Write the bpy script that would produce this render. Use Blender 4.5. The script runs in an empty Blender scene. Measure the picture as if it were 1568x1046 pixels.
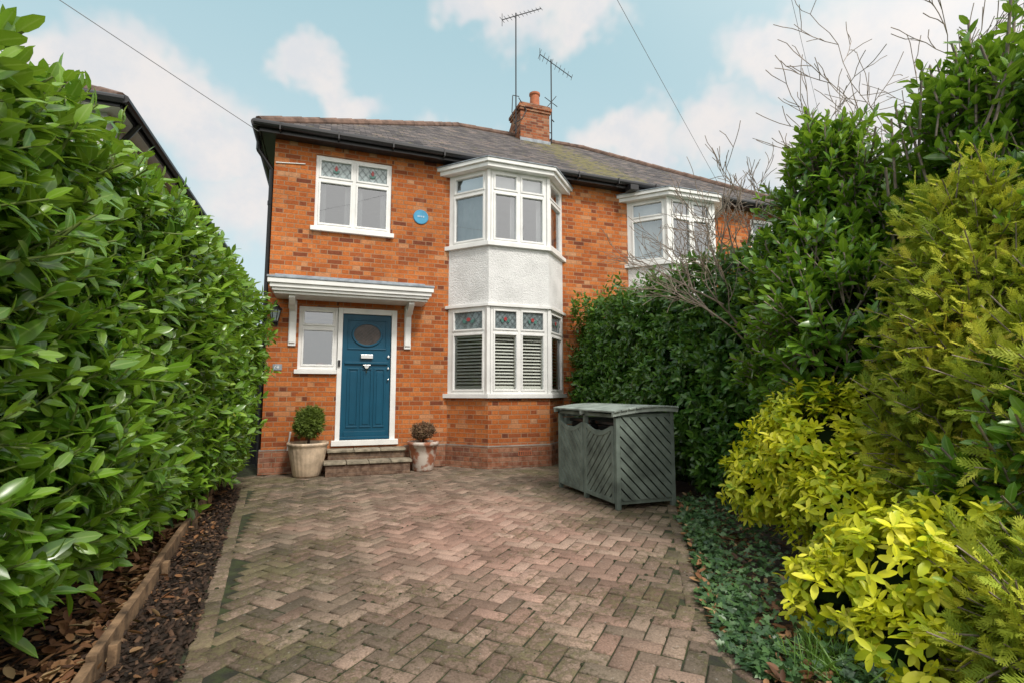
import bpy, bmesh, math, random
import numpy as np
from mathutils import Vector, Matrix
rng=np.random.default_rng(11); random.seed(11)
scene=bpy.context.scene
UP=np.array([0,0,1.0])

# ---------------------------------------------------------------- node helpers
class S:
    def __init__(s,nt,k): s.nt=nt; s.k=k
    def op(s,o,*a):
        n=s.nt.nodes.new('ShaderNodeMath'); n.operation=o
        for i,x in enumerate((s,)+a):
            if isinstance(x,S): s.nt.links.new(x.k,n.inputs[i])
            else: n.inputs[i].default_value=x
        return S(s.nt,n.outputs[0])
    def __add__(s,o): return s.op('ADD',o)
    def __sub__(s,o): return s.op('SUBTRACT',o)
    def __mul__(s,o): return s.op('MULTIPLY',o)
    def __truediv__(s,o): return s.op('DIVIDE',o)
def put(nt,sock,v):
    if isinstance(v,S): nt.links.new(v.k,sock)
    elif v is not None:
        if hasattr(sock.default_value,'__len__') and len(sock.default_value)==4 and len(v)==3: v=(*v,1)
        sock.default_value=v
def node(nt,t,out=0,props={},**ins):
    n=nt.nodes.new(t)
    for k,v in props.items(): setattr(n,k,v)
    for k,v in ins.items():
        key=k.replace('_',' ')
        if key.isdigit(): key=int(key)
        put(nt,n.inputs[key],v)
    return S(nt,n.outputs[out])
def mix(nt,f,a,b,mode='MIX'):
    n=nt.nodes.new('ShaderNodeMix'); n.data_type='RGBA'; n.blend_type=mode
    put(nt,n.inputs[0],f); put(nt,n.inputs[6],a); put(nt,n.inputs[7],b)
    return S(nt,n.outputs[2])
def ramp(nt,f,stops,interp='LINEAR'):
    n=nt.nodes.new('ShaderNodeValToRGB'); cr=n.color_ramp; cr.interpolation=interp
    while len(cr.elements)<len(stops): cr.elements.new(0.5)
    for e,(p,c) in zip(cr.elements,stops):
        e.position=p; e.color=(*c,1) if len(c)==3 else c
    put(nt,n.inputs[0],f); return S(nt,n.outputs[0])
def noise(nt,vec,scale,detail=4,rough=.55,out=0):
    return node(nt,'ShaderNodeTexNoise',out=out,Vector=vec,Scale=scale,Detail=detail,Roughness=rough)
def mrange(nt,v,a,b,c=0,d=1):
    n=nt.nodes.new('ShaderNodeMapRange'); n.interpolation_type='SMOOTHSTEP'
    put(nt,n.inputs[0],v); n.inputs[1].default_value=a;n.inputs[2].default_value=b;n.inputs[3].default_value=c;n.inputs[4].default_value=d
    return S(nt,n.outputs[0])
def sep(nt,v):
    n=nt.nodes.new('ShaderNodeSeparateXYZ'); put(nt,n.inputs[0],v); return [S(nt,n.outputs[i]) for i in range(3)]
def comb(nt,x,y,z):
    n=nt.nodes.new('ShaderNodeCombineXYZ')
    for i,v in enumerate((x,y,z)): put(nt,n.inputs[i],v)
    return S(nt,n.outputs[0])
def obj(nt): return node(nt,'ShaderNodeTexCoord',out=3)
def uvc(nt): return node(nt,'ShaderNodeTexCoord',out=2)
def bump(nt,h,strength=.5,dist=.01):
    return node(nt,'ShaderNodeBump',Height=h,Strength=strength,Distance=dist)
def new_mat(name):
    m=bpy.data.materials.new(name); m.use_nodes=True; nt=m.node_tree
    return m,nt,nt.nodes['Principled BSDF']
def setp(nt,b,color=None,rough=None,normal=None,metal=None,spec=None):
    if color is not None: put(nt,b.inputs['Base Color'],color)
    if rough is not None: put(nt,b.inputs['Roughness'],rough)
    if normal is not None: put(nt,b.inputs['Normal'],normal)
    if metal is not None: put(nt,b.inputs['Metallic'],metal)
    if spec is not None: put(nt,b.inputs['Specular IOR Level'],spec)
def plain(name,col,rough=.5,var=.12,scale=6,bmp=0,bscale=60,metal=0,spec=None):
    m,nt,b=new_mat(name); o=obj(nt)
    n=noise(nt,o,scale,5)
    dark=tuple(c*(1-var*2) for c in col); lite=tuple(min(1,c*(1+var)) for c in col)
    c=ramp(nt,n,[(.3,dark),(.65,lite)])
    setp(nt,b,c,rough,metal=metal,spec=spec)
    if bmp: setp(nt,b,normal=bump(nt,noise(nt,o,bscale,4),bmp,.01))
    return m
def brickcells(nt,bw,bh,mort,flemish=True,wob=.004,soft=.003):
    vec=uvc(nt); u,v,_=sep(nt,vec)
    w=noise(nt,vec,9,3,out=1); wx,wy,_=sep(nt,w)
    u=u+(wx-.5)*(wob*2); v=v+(wy-.5)*(wob*2)
    v=v+50; u=u+50
    row=(v/bh).op('FLOOR'); fv=v-row*bh
    per=bw*1.5 if flemish else bw
    uo=u+row.op('MODULO',2.0)*(per*.5)
    k=(uo/per).op('FLOOR'); fu=uo-k*per
    if flemish:
        hd=fu.op('GREATER_THAN',bw); loc=fu-hd*bw; wd=hd*(-bw*.5)+bw; idk=k*2+hd
    else: loc=fu; wd=None; idk=k
    du=loc.op('MINIMUM',(wd-loc) if wd else (loc*-1+bw)); dv=fv.op('MINIMUM',fv*-1+bh)
    d=du.op('MINIMUM',dv)
    face=mrange(nt,d,mort/2-soft/2,mort/2+soft)
    wn=nt.nodes.new('ShaderNodeTexWhiteNoise'); wn.noise_dimensions='3D'
    put(nt,wn.inputs[0],comb(nt,idk,row,1.3))
    return S(nt,wn.outputs[0]),S(nt,wn.outputs[1]),face,fv/bh,vec

def brick_mat(name,stops,mortar,bw=.225,bh=.075,mort=.011,dirt=.45,stain=.45):
    m,nt,b=new_mat(name)
    r,rc,face,fv,vec=brickcells(nt,bw,bh,mort)
    c=ramp(nt,r,stops)
    o=obj(nt)
    n1=noise(nt,o,45,5,.7); c=mix(nt,.55,c,ramp(nt,n1,[(.3,(.45,.42,.42)),(.7,(1.25,1.3,1.35))]),'MULTIPLY')
    mc=mix(nt,noise(nt,o,5,3),mortar,tuple(x*.6 for x in mortar))
    c=mix(nt,face,mc,c)
    big=noise(nt,o,1.1,6,.65); c=mix(nt,dirt,c,ramp(nt,big,[(.32,(.50,.46,.47)),(.5,(.95,.93,.92)),(.65,(1.15,1.12,1.08))]),'MULTIPLY')
    ef=mrange(nt,noise(nt,o,3.1,6,.7),.60,.72); c=mix(nt,ef*.18,c,(.48,.30,.20))
    z=sep(nt,o)[2]; st=mrange(nt,z+noise(nt,o,2.5,4)*.7,.95,.45); c=mix(nt,st*stain,c,mix(nt,mrange(nt,noise(nt,o,14,4),.35,.65),(.12,.05,.03),(.34,.21,.15)))
    h=face*.7+n1*.5
    setp(nt,b,c,.88,bump(nt,h,.5,.01),spec=.2)
    return m

# ---------------------------------------------------------------- mesh helpers
class M:
    def __init__(s): s.v=[]; s.f=[]; s.m=[]; s.T=None
    def add(s,pts,faces,mat=0):
        b=len(s.v)
        for p in pts:
            p=Vector(p)
            if s.T is not None: p=s.T@p
            s.v.append(tuple(p))
        for f in faces: s.f.append([b+i for i in f]); s.m.append(mat)
    def box(s,x0,x1,y0,y1,z0,z1,mat=0):
        s.add([(x0,y0,z0),(x1,y0,z0),(x1,y1,z0),(x0,y1,z0),(x0,y0,z1),(x1,y0,z1),(x1,y1,z1),(x0,y1,z1)],
              [(0,3,2,1),(4,5,6,7),(0,1,5,4),(1,2,6,5),(2,3,7,6),(3,0,4,7)],mat)
    def extrude(s,poly,vec,mat=0):
        n=len(poly); vec=Vector(vec)
        pts=[Vector(p) for p in poly]+[Vector(p)+vec for p in poly]
        s.add(pts,[list(range(n))[::-1],list(range(n,2*n))]+[(i,(i+1)%n,n+(i+1)%n,n+i) for i in range(n)],mat)
    def prism(s,plan,z0,z1,mat=0): s.extrude([(x,y,z0) for x,y in plan],(0,0,z1-z0),mat)
    def tube(s,p0,p1,r0,r1=None,n=8,mat=0):
        r1=r0 if r1 is None else r1
        p0=Vector(p0);p1=Vector(p1); d=(p1-p0)
        if d.length<1e-6: return
        d.normalize(); a=d.orthogonal().normalized(); c=d.cross(a)
        pts=[]
        for p,r in((p0,r0),(p1,r1)):
            for i in range(n):
                t=2*math.pi*i/n; pts.append(p+(a*math.cos(t)+c*math.sin(t))*r)
        s.add(pts,[(i,(i+1)%n,n+(i+1)%n,n+i) for i in range(n)]+[list(range(n))[::-1],list(range(n,2*n))],mat)
    def path(s,pts,r,n=6,mat=0):
        for a,b in zip(pts[:-1],pts[1:]): s.tube(a,b,r,r,n,mat)
    def lathe(s,prof,c=(0,0,0),n=32,mat=0,rib=0,nr=0):
        pts=[];k=len(prof)
        for r,z in prof:
            for i in range(n):
                t=2*math.pi*i/n; rr=r*(1+rib*math.cos(nr*t)) if nr else r
                pts.append((c[0]+rr*math.cos(t),c[1]+rr*math.sin(t),c[2]+z))
        fs=[(j*n+i,j*n+(i+1)%n,(j+1)*n+(i+1)%n,(j+1)*n+i) for j in range(k-1) for i in range(n)]
        fs.append(list(range(n))[::-1]); fs.append([(k-1)*n+i for i in range(n)])
        s.add(pts,fs,mat)
    def make(s,name,mats,parent=None,bevel=0,smooth=False):
        me=bpy.data.meshes.new(name); me.from_pydata(s.v,[],s.f)
        for m in mats: me.materials.append(m)
        me.polygons.foreach_set('material_index',s.m)
        bm=bmesh.new(); bm.from_mesh(me); bmesh.ops.recalc_face_normals(bm,faces=bm.faces[:])
        uvl=bm.loops.layers.uv.new('UVMap')
        for f in bm.faces:
            n=f.normal
            if abs(n.z)>.999: t=Vector((1,0,0)); bb=Vector((0,1,0))
            else:
                t=Vector((0,0,1)).cross(n).normalized(); bb=n.cross(t)
            for l in f.loops: l[uvl].uv=(l.vert.co.dot(t),l.vert.co.dot(bb))
            f.smooth=smooth
        bm.to_mesh(me); bm.free()
        o=bpy.data.objects.new(name,me); scene.collection.objects.link(o)
        if parent: o.parent=parent
        if bevel:
            md=o.modifiers.new('bevel','BEVEL'); md.width=bevel; md.segments=2; md.limit_method='ANGLE'
        return o
def empty(name):
    e=bpy.data.objects.new(name,None); scene.collection.objects.link(e); return e
def frame_T(origin,u,n):
    u=Vector(u).normalized(); n=Vector(n).normalized()
    return Matrix(((u.x,n.x,0,origin[0]),(u.y,n.y,0,origin[1]),(u.z,n.z,1,origin[2]),(0,0,0,1)))

def nrm(a): return a/np.maximum(np.linalg.norm(a,axis=-1,keepdims=True),1e-9)
def leaf_tpl(width=.42,fold=.06,arch=.18,st=((0,.06),(.2,.75),(.5,1),(.8,.68),(1,.03))):
    V=[];lat=[]
    for y,w in st:
        hw=width*.5*w
        for sx in(-1,0,1):
            V.append((sx*hw,y,(fold*abs(sx)*w)-arch*y*y)); lat.append(abs(sx))
    F=[]
    for i in range(len(st)-1):
        a=i*3
        F+=[(a,a+1,a+4,a+3),(a+1,a+2,a+5,a+4)]
    return np.array(V),F,np.array(lat,float)
def frond_tpl():
    V=[];F=[];lat=[]
    def strip(x0,y0,x1,y1,w):
        d=np.array([x1-x0,y1-y0]); d=d/np.linalg.norm(d); p=np.array([-d[1],d[0]])*w
        b=len(V)
        for (x,y,s,k) in((x0,y0,-1,1),(x0,y0,1,1),(x1,y1,.35,1),(x1,y1,-.35,1)):
            V.append((x+p[0]*s,y+p[1]*s,-.15*y*y+random.uniform(-.03,.03))); lat.append(y1)
        F.append((b,b+1,b+2,b+3))
    strip(0,0,0,1,.045)
    for i,y in enumerate((.12,.26,.4,.54,.68,.8)):
        L=.42*(1-y*.6)
        for sx in(-1,1):
            yy=y+(.05 if sx>0 else 0)
            strip(0,yy,sx*L*.75,yy+L*.75,.04)
            strip(sx*L*.35,yy+L*.35,sx*L*.38,yy+L*.9,.03)
    return np.array(V),F,np.array(lat,float)
def ivy_tpl():
    ang=[-90,-50,-20,10,38,62,90,118,142,170,200,230]; r=[.12,.42,.5,.3,.5,.36,.75,.36,.5,.3,.5,.42]
    V=[(0,.45,0.03)]+[(rr*math.cos(math.radians(a)),.45+rr*math.sin(math.radians(a))*1.0,-.05*rr) for a,rr in zip(ang,r)]
    n=len(ang); F=[(0,1+i,1+(i+1)%n) for i in range(n)]
    return np.array(V),F,np.array([0]+[1]*n,float)
def chip_tpl():
    V=np.array([(-.5,-.25,0),(.5,-.18,0),(.45,.25,.02),(-.4,.2,0),(-.4,-.15,.16),(.42,-.1,.14),(.35,.18,.15),(-.3,.15,.18)])
    return V,[(0,1,5,4),(1,2,6,5),(2,3,7,6),(3,0,4,7),(4,5,6,7)],np.zeros(8)
def scatter(name,tpl,P,Y,Nn,sc,A,mats,parent=None,smooth=True,wsc=None):
    V,F,lat=tpl; n=len(P); k=len(V)
    Y=nrm(Y); X=nrm(np.cross(Y,Nn)); Z=np.cross(X,Y)
    sc=np.asarray(sc)*np.ones(n); ws=np.ones(n) if wsc is None else wsc
    co=P[:,None,:]+sc[:,None,None]*((V[None,:,0:1]*ws[:,None,None])*X[:,None,:]+V[None,:,1:2]*Y[:,None,:]+V[None,:,2:3]*Z[:,None,:])
    tl=np.concatenate([np.array(f) for f in F]); ls=np.concatenate([[0],np.cumsum([len(f) for f in F])[:-1]])
    loops=(tl[None]+(np.arange(n)*k)[:,None]).ravel(); starts=(ls[None]+(np.arange(n)*len(tl))[:,None]).ravel()
    me=bpy.data.meshes.new(name); me.vertices.add(n*k); me.vertices.foreach_set('co',co.ravel().astype(np.float32))
    me.loops.add(len(loops)); me.loops.foreach_set('vertex_index',loops.astype(np.int32))
    me.polygons.add(len(starts)); me.polygons.foreach_set('loop_start',starts.astype(np.int32))
    try: me.polygons.foreach_set('loop_total',np.tile([len(f) for f in F],n).astype(np.int32))
    except Exception: pass
    me.update(calc_edges=True)
    ca=me.color_attributes.new('lc','FLOAT_COLOR','POINT')
    c=np.ones((n,k,4),np.float32); c[:,:,0]=A[:,0:1]; c[:,:,1]=A[:,1:2]; c[:,:,2]=lat[None]
    ca.data.foreach_set('color',c.ravel())
    if smooth: me.polygons.foreach_set('use_smooth',np.ones(len(starts),bool))
    for m in mats: me.materials.append(m)
    o=bpy.data.objects.new(name,me); scene.collection.objects.link(o)
    if parent: o.parent=parent
    return o
def shoots(P,D,L,nl,size,a0=75,a1=25,upb=.35,jit=.18):
    n=len(P); D=nrm(D); L=np.asarray(L)*np.ones(n); size=np.asarray(size)*np.ones(n)
    ref=np.where(np.abs(D[:,2:3])>.9,np.array([[1.,0,0]]),np.array([[0,0,1.]]))
    U=nrm(np.cross(D,ref)); W=np.cross(D,U)
    ph=rng.uniform(0,6.28,n); PP=[];YY=[];NN=[];SS=[];AA=[]
    base=rng.random(n)
    for j in range(nl):
        t=(j+.5)/nl; az=ph+j*2.4+rng.normal(0,.3,n); a=np.radians(a0+(a1-a0)*t+rng.normal(0,9,n))
        R=U*np.cos(az)[:,None]+W*np.sin(az)[:,None]
        y=nrm(D*np.cos(a)[:,None]+R*np.sin(a)[:,None]+rng.normal(0,jit*.6,(n,3)))
        nn=D-(D*y).sum(1,keepdims=True)*y+UP*upb+rng.normal(0,jit,(n,3))
        PP.append(P+D*(L*t)[:,None]); YY.append(y); NN.append(nn)
        SS.append(size*rng.uniform(.7,1.15,n)*(1-.35*max(0,t-.6)/.4)); AA.append(np.stack([np.clip(base*.5+rng.random(n)*.5,0,1),np.full(n,t)*rng.uniform(.6,1,n)],1))
    return [np.concatenate(x) for x in(PP,YY,NN,SS,AA)]

def leaf_mat(name,stops,tip,tipamt=.5,rough=.35,trans=.25,spec=.5,rib=None,tcol=(.25,.42,.03)):
    m,nt,b=new_mat(name)
    at=node(nt,'ShaderNodeAttribute',props={'attribute_name':'lc'},out=0)
    r,g,l=[S(nt,x) for x in nt.nodes.new('ShaderNodeSeparateColor').outputs[:3]]
    nt.links.new(at.k,r.k.node.inputs[0])
    c=ramp(nt,r,stops); c=mix(nt,mrange(nt,g,.5,1)*tipamt,c,tip)
    o=obj(nt); c=mix(nt,.55,c,ramp(nt,noise(nt,o,1.6,2),[(.3,(.6,.66,.62)),(.7,(1.35,1.25,1.0))]),'MULTIPLY')
    if rib: c=mix(nt,mrange(nt,l,.22,.0)*.55,c,rib)
    setp(nt,b,c,rough,spec=spec)
    if trans>0:
        tr=node(nt,'ShaderNodeBsdfTranslucent',Color=mix(nt,.5,c,tcol))
        ms=nt.nodes.new('ShaderNodeMixShader'); ms.inputs[0].default_value=trans
        nt.links.new(b.outputs[0],ms.inputs[1]); nt.links.new(tr.k,ms.inputs[2])
        nt.links.new(ms.outputs[0],nt.nodes['Material Output'].inputs[0])
    return m

# ---------------------------------------------------------------- materials
BR=[(0,(.16,.05,.028)),(.07,(.28,.076,.028)),(.25,(.42,.112,.029)),(.6,(.51,.148,.036)),(.9,(.56,.19,.056)),(1,(.52,.27,.14))]
m_brick=brick_mat('brick_orange',BR,(.44,.255,.145))
m_brickd=brick_mat('brick_plinth',[(0,(.14,.055,.04)),(.3,(.29,.09,.04)),(.7,(.40,.13,.055)),(1,(.42,.23,.14))],(.34,.24,.16))
m_white=plain('white_paint',(.80,.80,.78),.35,.05,4)
m_black=plain('black_gutter',(.018,.018,.02),.35,.1)
m_lead=plain('lead_grey',(.27,.31,.35),.5,.2,8)
m_door=plain('door_blue',(.003,.072,.13),.4,.08,3,spec=.3)
m_chrome=plain('chrome',(.6,.6,.58),.2,.05,metal=1)
m_lcame=plain('lead_came',(.08,.085,.09),.5,.1)
m_red=plain('red_glass',(.36,.05,.05),.2,.1); m_green=plain('green_glass',(.08,.20,.17),.2,.1)
m_tint=plain('pale_leaded_glass',(.34,.41,.42),.12,.15,25,spec=.8)
m_tintd=plain('dark_leaded_glass',(.19,.235,.245),.12,.2,25,spec=.8)
m_concrete=plain('concrete',(.27,.25,.22),.85,.2,4,.3,40)
m_terr=plain('terracotta',(.42,.13,.055),.75,.15,9,.2,60)
m_slatew=plain('shutter_white',(.82,.79,.72),.5,.03)
m_curtain=plain('curtain',(.50,.50,.50),.9,.1,3)
m_grey=plain('interior_grey',(.30,.31,.32),.9,.1,2)
m_inter=plain('interior_warm',(.60,.45,.26),.9,.1,2)
m_wood=plain('chair_wood',(.5,.28,.08),.6,.1)
m_core=plain('foliage_core',(.012,.022,.008),1,.2,spec=0)  # near-black filler added inside hedges and shrubs to block light and see-through
m_bark=plain('branch_bark',(.27,.215,.17),.9,.25,12)

def glass(name,refl):
    m,nt,b=new_mat(name); nt.nodes.remove(b)
    fr=node(nt,'ShaderNodeFresnel',IOR=1.5)
    g=node(nt,'ShaderNodeBsdfGlossy',Roughness=.015,Color=(.92,.96,1),Normal=bump(nt,noise(nt,obj(nt),1.2,1),.15,.02))
    t=node(nt,'ShaderNodeBsdfTransparent',Color=(.88,.92,.92))
    ms=nt.nodes.new('ShaderNodeMixShader'); nt.links.new((fr*1.2+refl).k,ms.inputs[0])
    nt.links.new(t.k,ms.inputs[1]); nt.links.new(g.k,ms.inputs[2])
    nt.links.new(ms.outputs[0],nt.nodes['Material Output'].inputs[0]); return m
m_glass=glass('window_glass',.20); m_glass2=glass('window_glass_clear',.02)

def pebble():
    m,nt,b=new_mat('white_pebbledash'); o=obj(nt)
    v=node(nt,'ShaderNodeTexVoronoi',Vector=o,Scale=60); n=noise(nt,o,30,5,.8)
    c=ramp(nt,noise(nt,o,3,5),[(.25,(.62,.62,.61)),(.6,(.80,.80,.79))])
    c=mix(nt,mrange(nt,n,.44,.3)*.35,c,(.40,.40,.38))
    setp(nt,b,c,.85,bump(nt,n*1.2-v*.6,.8,.02)); return m
m_peb=pebble()
def rooftile():
    m,nt,b=new_mat('roof_tiles')
    r,rc,face,fv,vec=brickcells(nt,.19,.115,.008,False,.003,.002)
    o=obj(nt)
    c=ramp(nt,r,[(0,(.05,.046,.049)),(.5,(.092,.084,.086)),(.85,(.135,.12,.118)),(1,(.17,.135,.12))])
    c=mix(nt,.6,c,ramp(nt,noise(nt,o,1.1,5,.65),[(.3,(.6,.6,.64)),(.7,(1.5,1.4,1.3))]),'MULTIPLY')
    x=sep(nt,o)[0]
    n=noise(nt,o,7,6,.7); near=mrange(nt,(x-5.3).op('ABSOLUTE'),1.3,.1)*.16
    mask=mrange(nt,n+near,.58,.68)
    c=mix(nt,mask*.75,c,(.19,.17,.055))
    l=mrange(nt,noise(nt,o,16,4,.6),.62,.7); c=mix(nt,l*.5,c,(.28,.28,.25))
    c=mix(nt,face,(.025,.025,.025),c)
    h=(fv*-1+1)*1.0+face*.4+n*.3
    setp(nt,b,c,.85,bump(nt,h,.9,.02),spec=.3); return m
m_roof=rooftile()
m_ridge=plain('ridge_tiles',(.17,.105,.078),.85,.3,5,.4,30)

# ---------------------------------------------------------------- house
house=empty('brick_house')
FY=8.5; XL,XR=-.88,10.52
def wall_holes(mm,x0,x1,z0,z1,y,holes,thick=.24,mat=0):
    xs=sorted({x0,x1,*[h[0] for h in holes],*[h[1] for h in holes]}); zs=sorted({z0,z1,*[h[2] for h in holes],*[h[3] for h in holes]})
    for a,b in zip(xs[:-1],xs[1:]):
        for c,d in zip(zs[:-1],zs[1:]):
            if any(h[0]<=(a+b)/2<=h[1] and h[2]<=(c+d)/2<=h[3] for h in holes): continue
            mm.add([(a,y,c),(b,y,c),(b,y,d),(a,y,d)],[(0,1,2,3)],mat)
    for h in holes:
        a,b,c,d=h
        mm.add([(a,y,c),(a,y+thick,c),(a,y+thick,d),(a,y,d)],[(0,1,2,3)],mat)
        mm.add([(b,y,c),(b,y+thick,c),(b,y+thick,d),(b,y,d)],[(0,1,2,3)],mat)
        mm.add([(a,y,c),(b,y,c),(b,y+thick,c),(a,y+thick,c)],[(0,1,2,3)],mat)
        mm.add([(a,y,d),(b,y,d),(b,y+thick,d),(a,y+thick,d)],[(0,1,2,3)],mat)
MID=4.82
def mir(h): return (2*MID-h[1],2*MID-h[0],h[2],h[3])
holes=[(-.27,.93,3.78,5.04),(-.43,.15,1.51,2.55),(.15,1.07,.40,2.55),(2.02,4.01,1.2,2.64),(2.02,4.01,3.7,4.98)]
w=M(); wall_holes(w,XL,XR,0.0,5.22,FY,holes+[mir(h) for h in holes])
w.add([(XL,FY,0),(XL,16.3,0),(XL,16.3,5.22),(XL,FY,5.22)],[(0,1,2,3)])
w.add([(XR,FY,0),(XR,16.3,0),(XR,16.3,5.22),(XR,FY,5.22)],[(0,1,2,3)])
w.add([(XL,16.3,0),(XR,16.3,0),(XR,16.3,5.22),(XL,16.3,5.22)],[(0,1,2,3)])
w.make('walls',[m_brick],house)
p=M()
for a,b in((XL-.025,.03),(1.22,1.9),(4.13,5.5),(7.75,XR+.02)):
    p.box(a,b,FY-.03,FY+.1,0,.34)
    p.box(a,b,FY-.015,FY+.1,.342,.362,1)
p.box(XL-.03,XL+.05,FY-.02,16.3,0,.34)
p.make('plinth',[m_brickd,m_concrete],house)
r=M()
for (a,b) in((XL+.03,1.5),(1.55,MID-.05),(MID+.05,8.1),(8.15,XR-.05)):
    for c,d,mt in((.02,2.66,1),(2.74,5.18,0)):
        pts=[(a,FY+.245,c),(b,FY+.245,c),(b,11.6,c),(a,11.6,c),(a,FY+.245,d),(b,FY+.245,d),(b,11.6,d),(a,11.6,d)]
        r.add(pts,[(0,1,2,3),(4,5,6,7),(1,2,6,5),(2,3,7,6),(3,0,4,7)],mt)
r.make('rooms',[m_grey,m_inter],house)

WF=M();WG=M();WL=M();WC=M()
def motif(T,u0,u1,v0,v1,kind):
    WL.T=T; cu=(u0+u1)/2; w=u1-u0; h=v1-v0; y=-.018
    t=.0025
    nl=3
    for s in(-1,1):
        for k in range(-nl,nl+1):
            off=k*w/nl*.9; pts=[]
            for tt in np.linspace(-.5,.5,41):
                zz=.5+s*(tt*w*1.25-off)/h
                if 0<=zz<=1: pts.append((cu+tt*w,v0+zz*h))
            if len(pts)>2: WL.tube((pts[0][0],y+.001,pts[0][1]),(pts[-1][0],y+.001,pts[-1][1]),t,n=4)
    def poly(pts,m): WL.extrude([(cu+a*w,y+.007,v0+b*h) for a,b in pts],(0,.003,0),m)
    if kind==0:
        poly([(0,.42),(.06,.58),(.03,.72),(0,.80),(-.03,.72),(-.06,.58)],1)
        poly([(0,.40),(.13,.50),(.10,.38),(0,.27)],2); poly([(0,.40),(-.13,.50),(-.10,.38),(0,.27)],2)
    else:
        poly([(0.075*math.cos(i*math.pi/4),.57+.12*math.sin(i*math.pi/4)) for i in range(8)],1)
        poly([(.09,.5),(.22,.60),(.19,.38),(.1,.34)],2); poly([(-.09,.5),(-.22,.60),(-.19,.38),(-.1,.34)],2)
def win(T,w,h,cols,tr=.3,fw=.05,leads=None,back='curtain',glassm=0):
    """window of width w, height h; cols = number of lights; tr = top light fraction"""
    WF.T=T; WG.T=T; WC.T=T
    d0,d1=-.065,.0
    WF.box(0,fw,d0,d1,0,h); WF.box(w-fw,w,d0,d1,0,h); WF.box(fw,w-fw,d0,d1,0,fw); WF.box(fw,w-fw,d0,d1,h-fw,h)
    mw=.055; cw=(w-2*fw-(cols-1)*mw)/cols; ty=h*(1-tr)
    for i in range(cols-1):
        a=fw+(i+1)*cw+i*mw; WF.box(a,a+mw,d0,d1,fw,h-fw)
    for i in range(cols):
        a=fw+i*(cw+mw); b=a+cw
        if tr>0: WF.box(a,b,d0,d1-.002,ty-.022,ty+.022)
        spans=[(fw,ty-.022,0),(ty+.022,h-fw,1)] if tr>0 else [(fw,h-fw,0)]
        for (c,d,top) in spans:
            s=.03
            WF.box(a,a+s,d0+.01,d1+.012,c,d);WF.box(b-s,b,d0+.01,d1+.012,c,d);WF.box(a+s,b-s,d0+.01,d1+.011,c,c+s);WF.box(a+s,b-s,d0+.01,d1+.011,d-s,d)
            lead = leads is not None and top
            WG.add([(a+s,-.03,c+s),(b-s,-.03,c+s),(b-s,-.03,d-s),(a+s,-.03,d-s)],[(0,1,2,3)],(2+leads) if lead else glassm)
            if lead: motif(T,a+s,b-s,c+s,d-s,leads)
            if back=='curtain' :
                if top: WC.add([(a,-.12,d),(b,-.12,d),(b,-.12,c),(a,-.12,c)],[(0,1,2,3)],0)
                else:
                    for (q0,q1) in((a,a+(b-a)*.22),(b-(b-a)*.22,b)) if cols>1 else ((a,b),):
                        m_=10
                        for ii in range(m_):
                            ua=q0+(q1-q0)*ii/m_; ub=q0+(q1-q0)*(ii+1)/m_; ya=-.13-.02*(ii%2); yb=-.13-.02*((ii+1)%2)
                            WC.add([(ua,ya,c),(ub,yb,c),(ub,yb,d),(ua,ya,d)],[(0,1,2,3)],0)
            if back=='shutter' and not top:
                y=-.10; e=.035
                WC.box(a-.01,a+e,y,y+.03,c,d,1);WC.box(b-e,b+.01,y,y+.03,c,d,1);WC.box(a+e,b-e,y,y+.03,c,c+.06,1);WC.box(a+e,b-e,y,y+.03,d-.06,d,1)
                z=c+.075
                while z<d-.09:
                    WC.add([(a+e,y+.04,z-.014),(b-e,y+.04,z-.014),(b-e,y-.012,z+.022),(a+e,y-.012,z+.022)],[(0,1,2,3)],1)
                    z+=.055
for sgn in(0,1):
    def X(a,b): return (a,b) if not sgn else (2*MID-b,2*MID-a)
    a,b=X(-.27,.93); win(frame_T((a,FY+.03,3.84),(1,0,0),(0,-1,0)),b-a,1.2,2,.33,leads=0)
    WF.T=None; WF.box(a-.05,b+.05,FY-.06,FY+.06,3.765,3.835)
    a,b=X(-.43,.15); win(frame_T((a,FY+.03,1.57),(1,0,0),(0,-1,0)),b-a,.98,1,.33,back='none',glassm=0)
    WF.T=None; WF.box(a-.04,b+.0,FY-.05,FY+.06,1.5,1.565)
    if not sgn:
        WF.box(.152,.222,FY-.01,FY+.07,.40,2.55);WF.box(.985,1.07,FY-.01,FY+.07,.40,2.55);WF.box(.222,.985,FY-.01,FY+.07,2.462,2.55)
def offplan(pts,d):
    segs=[]
    for a,b in zip(pts[:-1],pts[1:]):
        a=Vector(a);b=Vector(b);t=(b-a).normalized();n=Vector((t.y,-t.x)); segs.append((a+n*d,t))
    out=[]
    a,t=segs[0]; k=(FY-a.y)/t.y; out.append((a.x+t.x*k,FY))
    for (a,t),(b,s) in zip(segs[:-1],segs[1:]):
        den=t.x*s.y-t.y*s.x; k=((b.x-a.x)*s.y-(b.y-a.y)*s.x)/den; out.append((a.x+t.x*k,a.y+t.y*k))
    a,t=segs[-1]; k=(FY-a.y)/t.y; out.append((a.x+t.x*k,FY))
    return out
BW=M();BP=M();BH=M()
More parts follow.
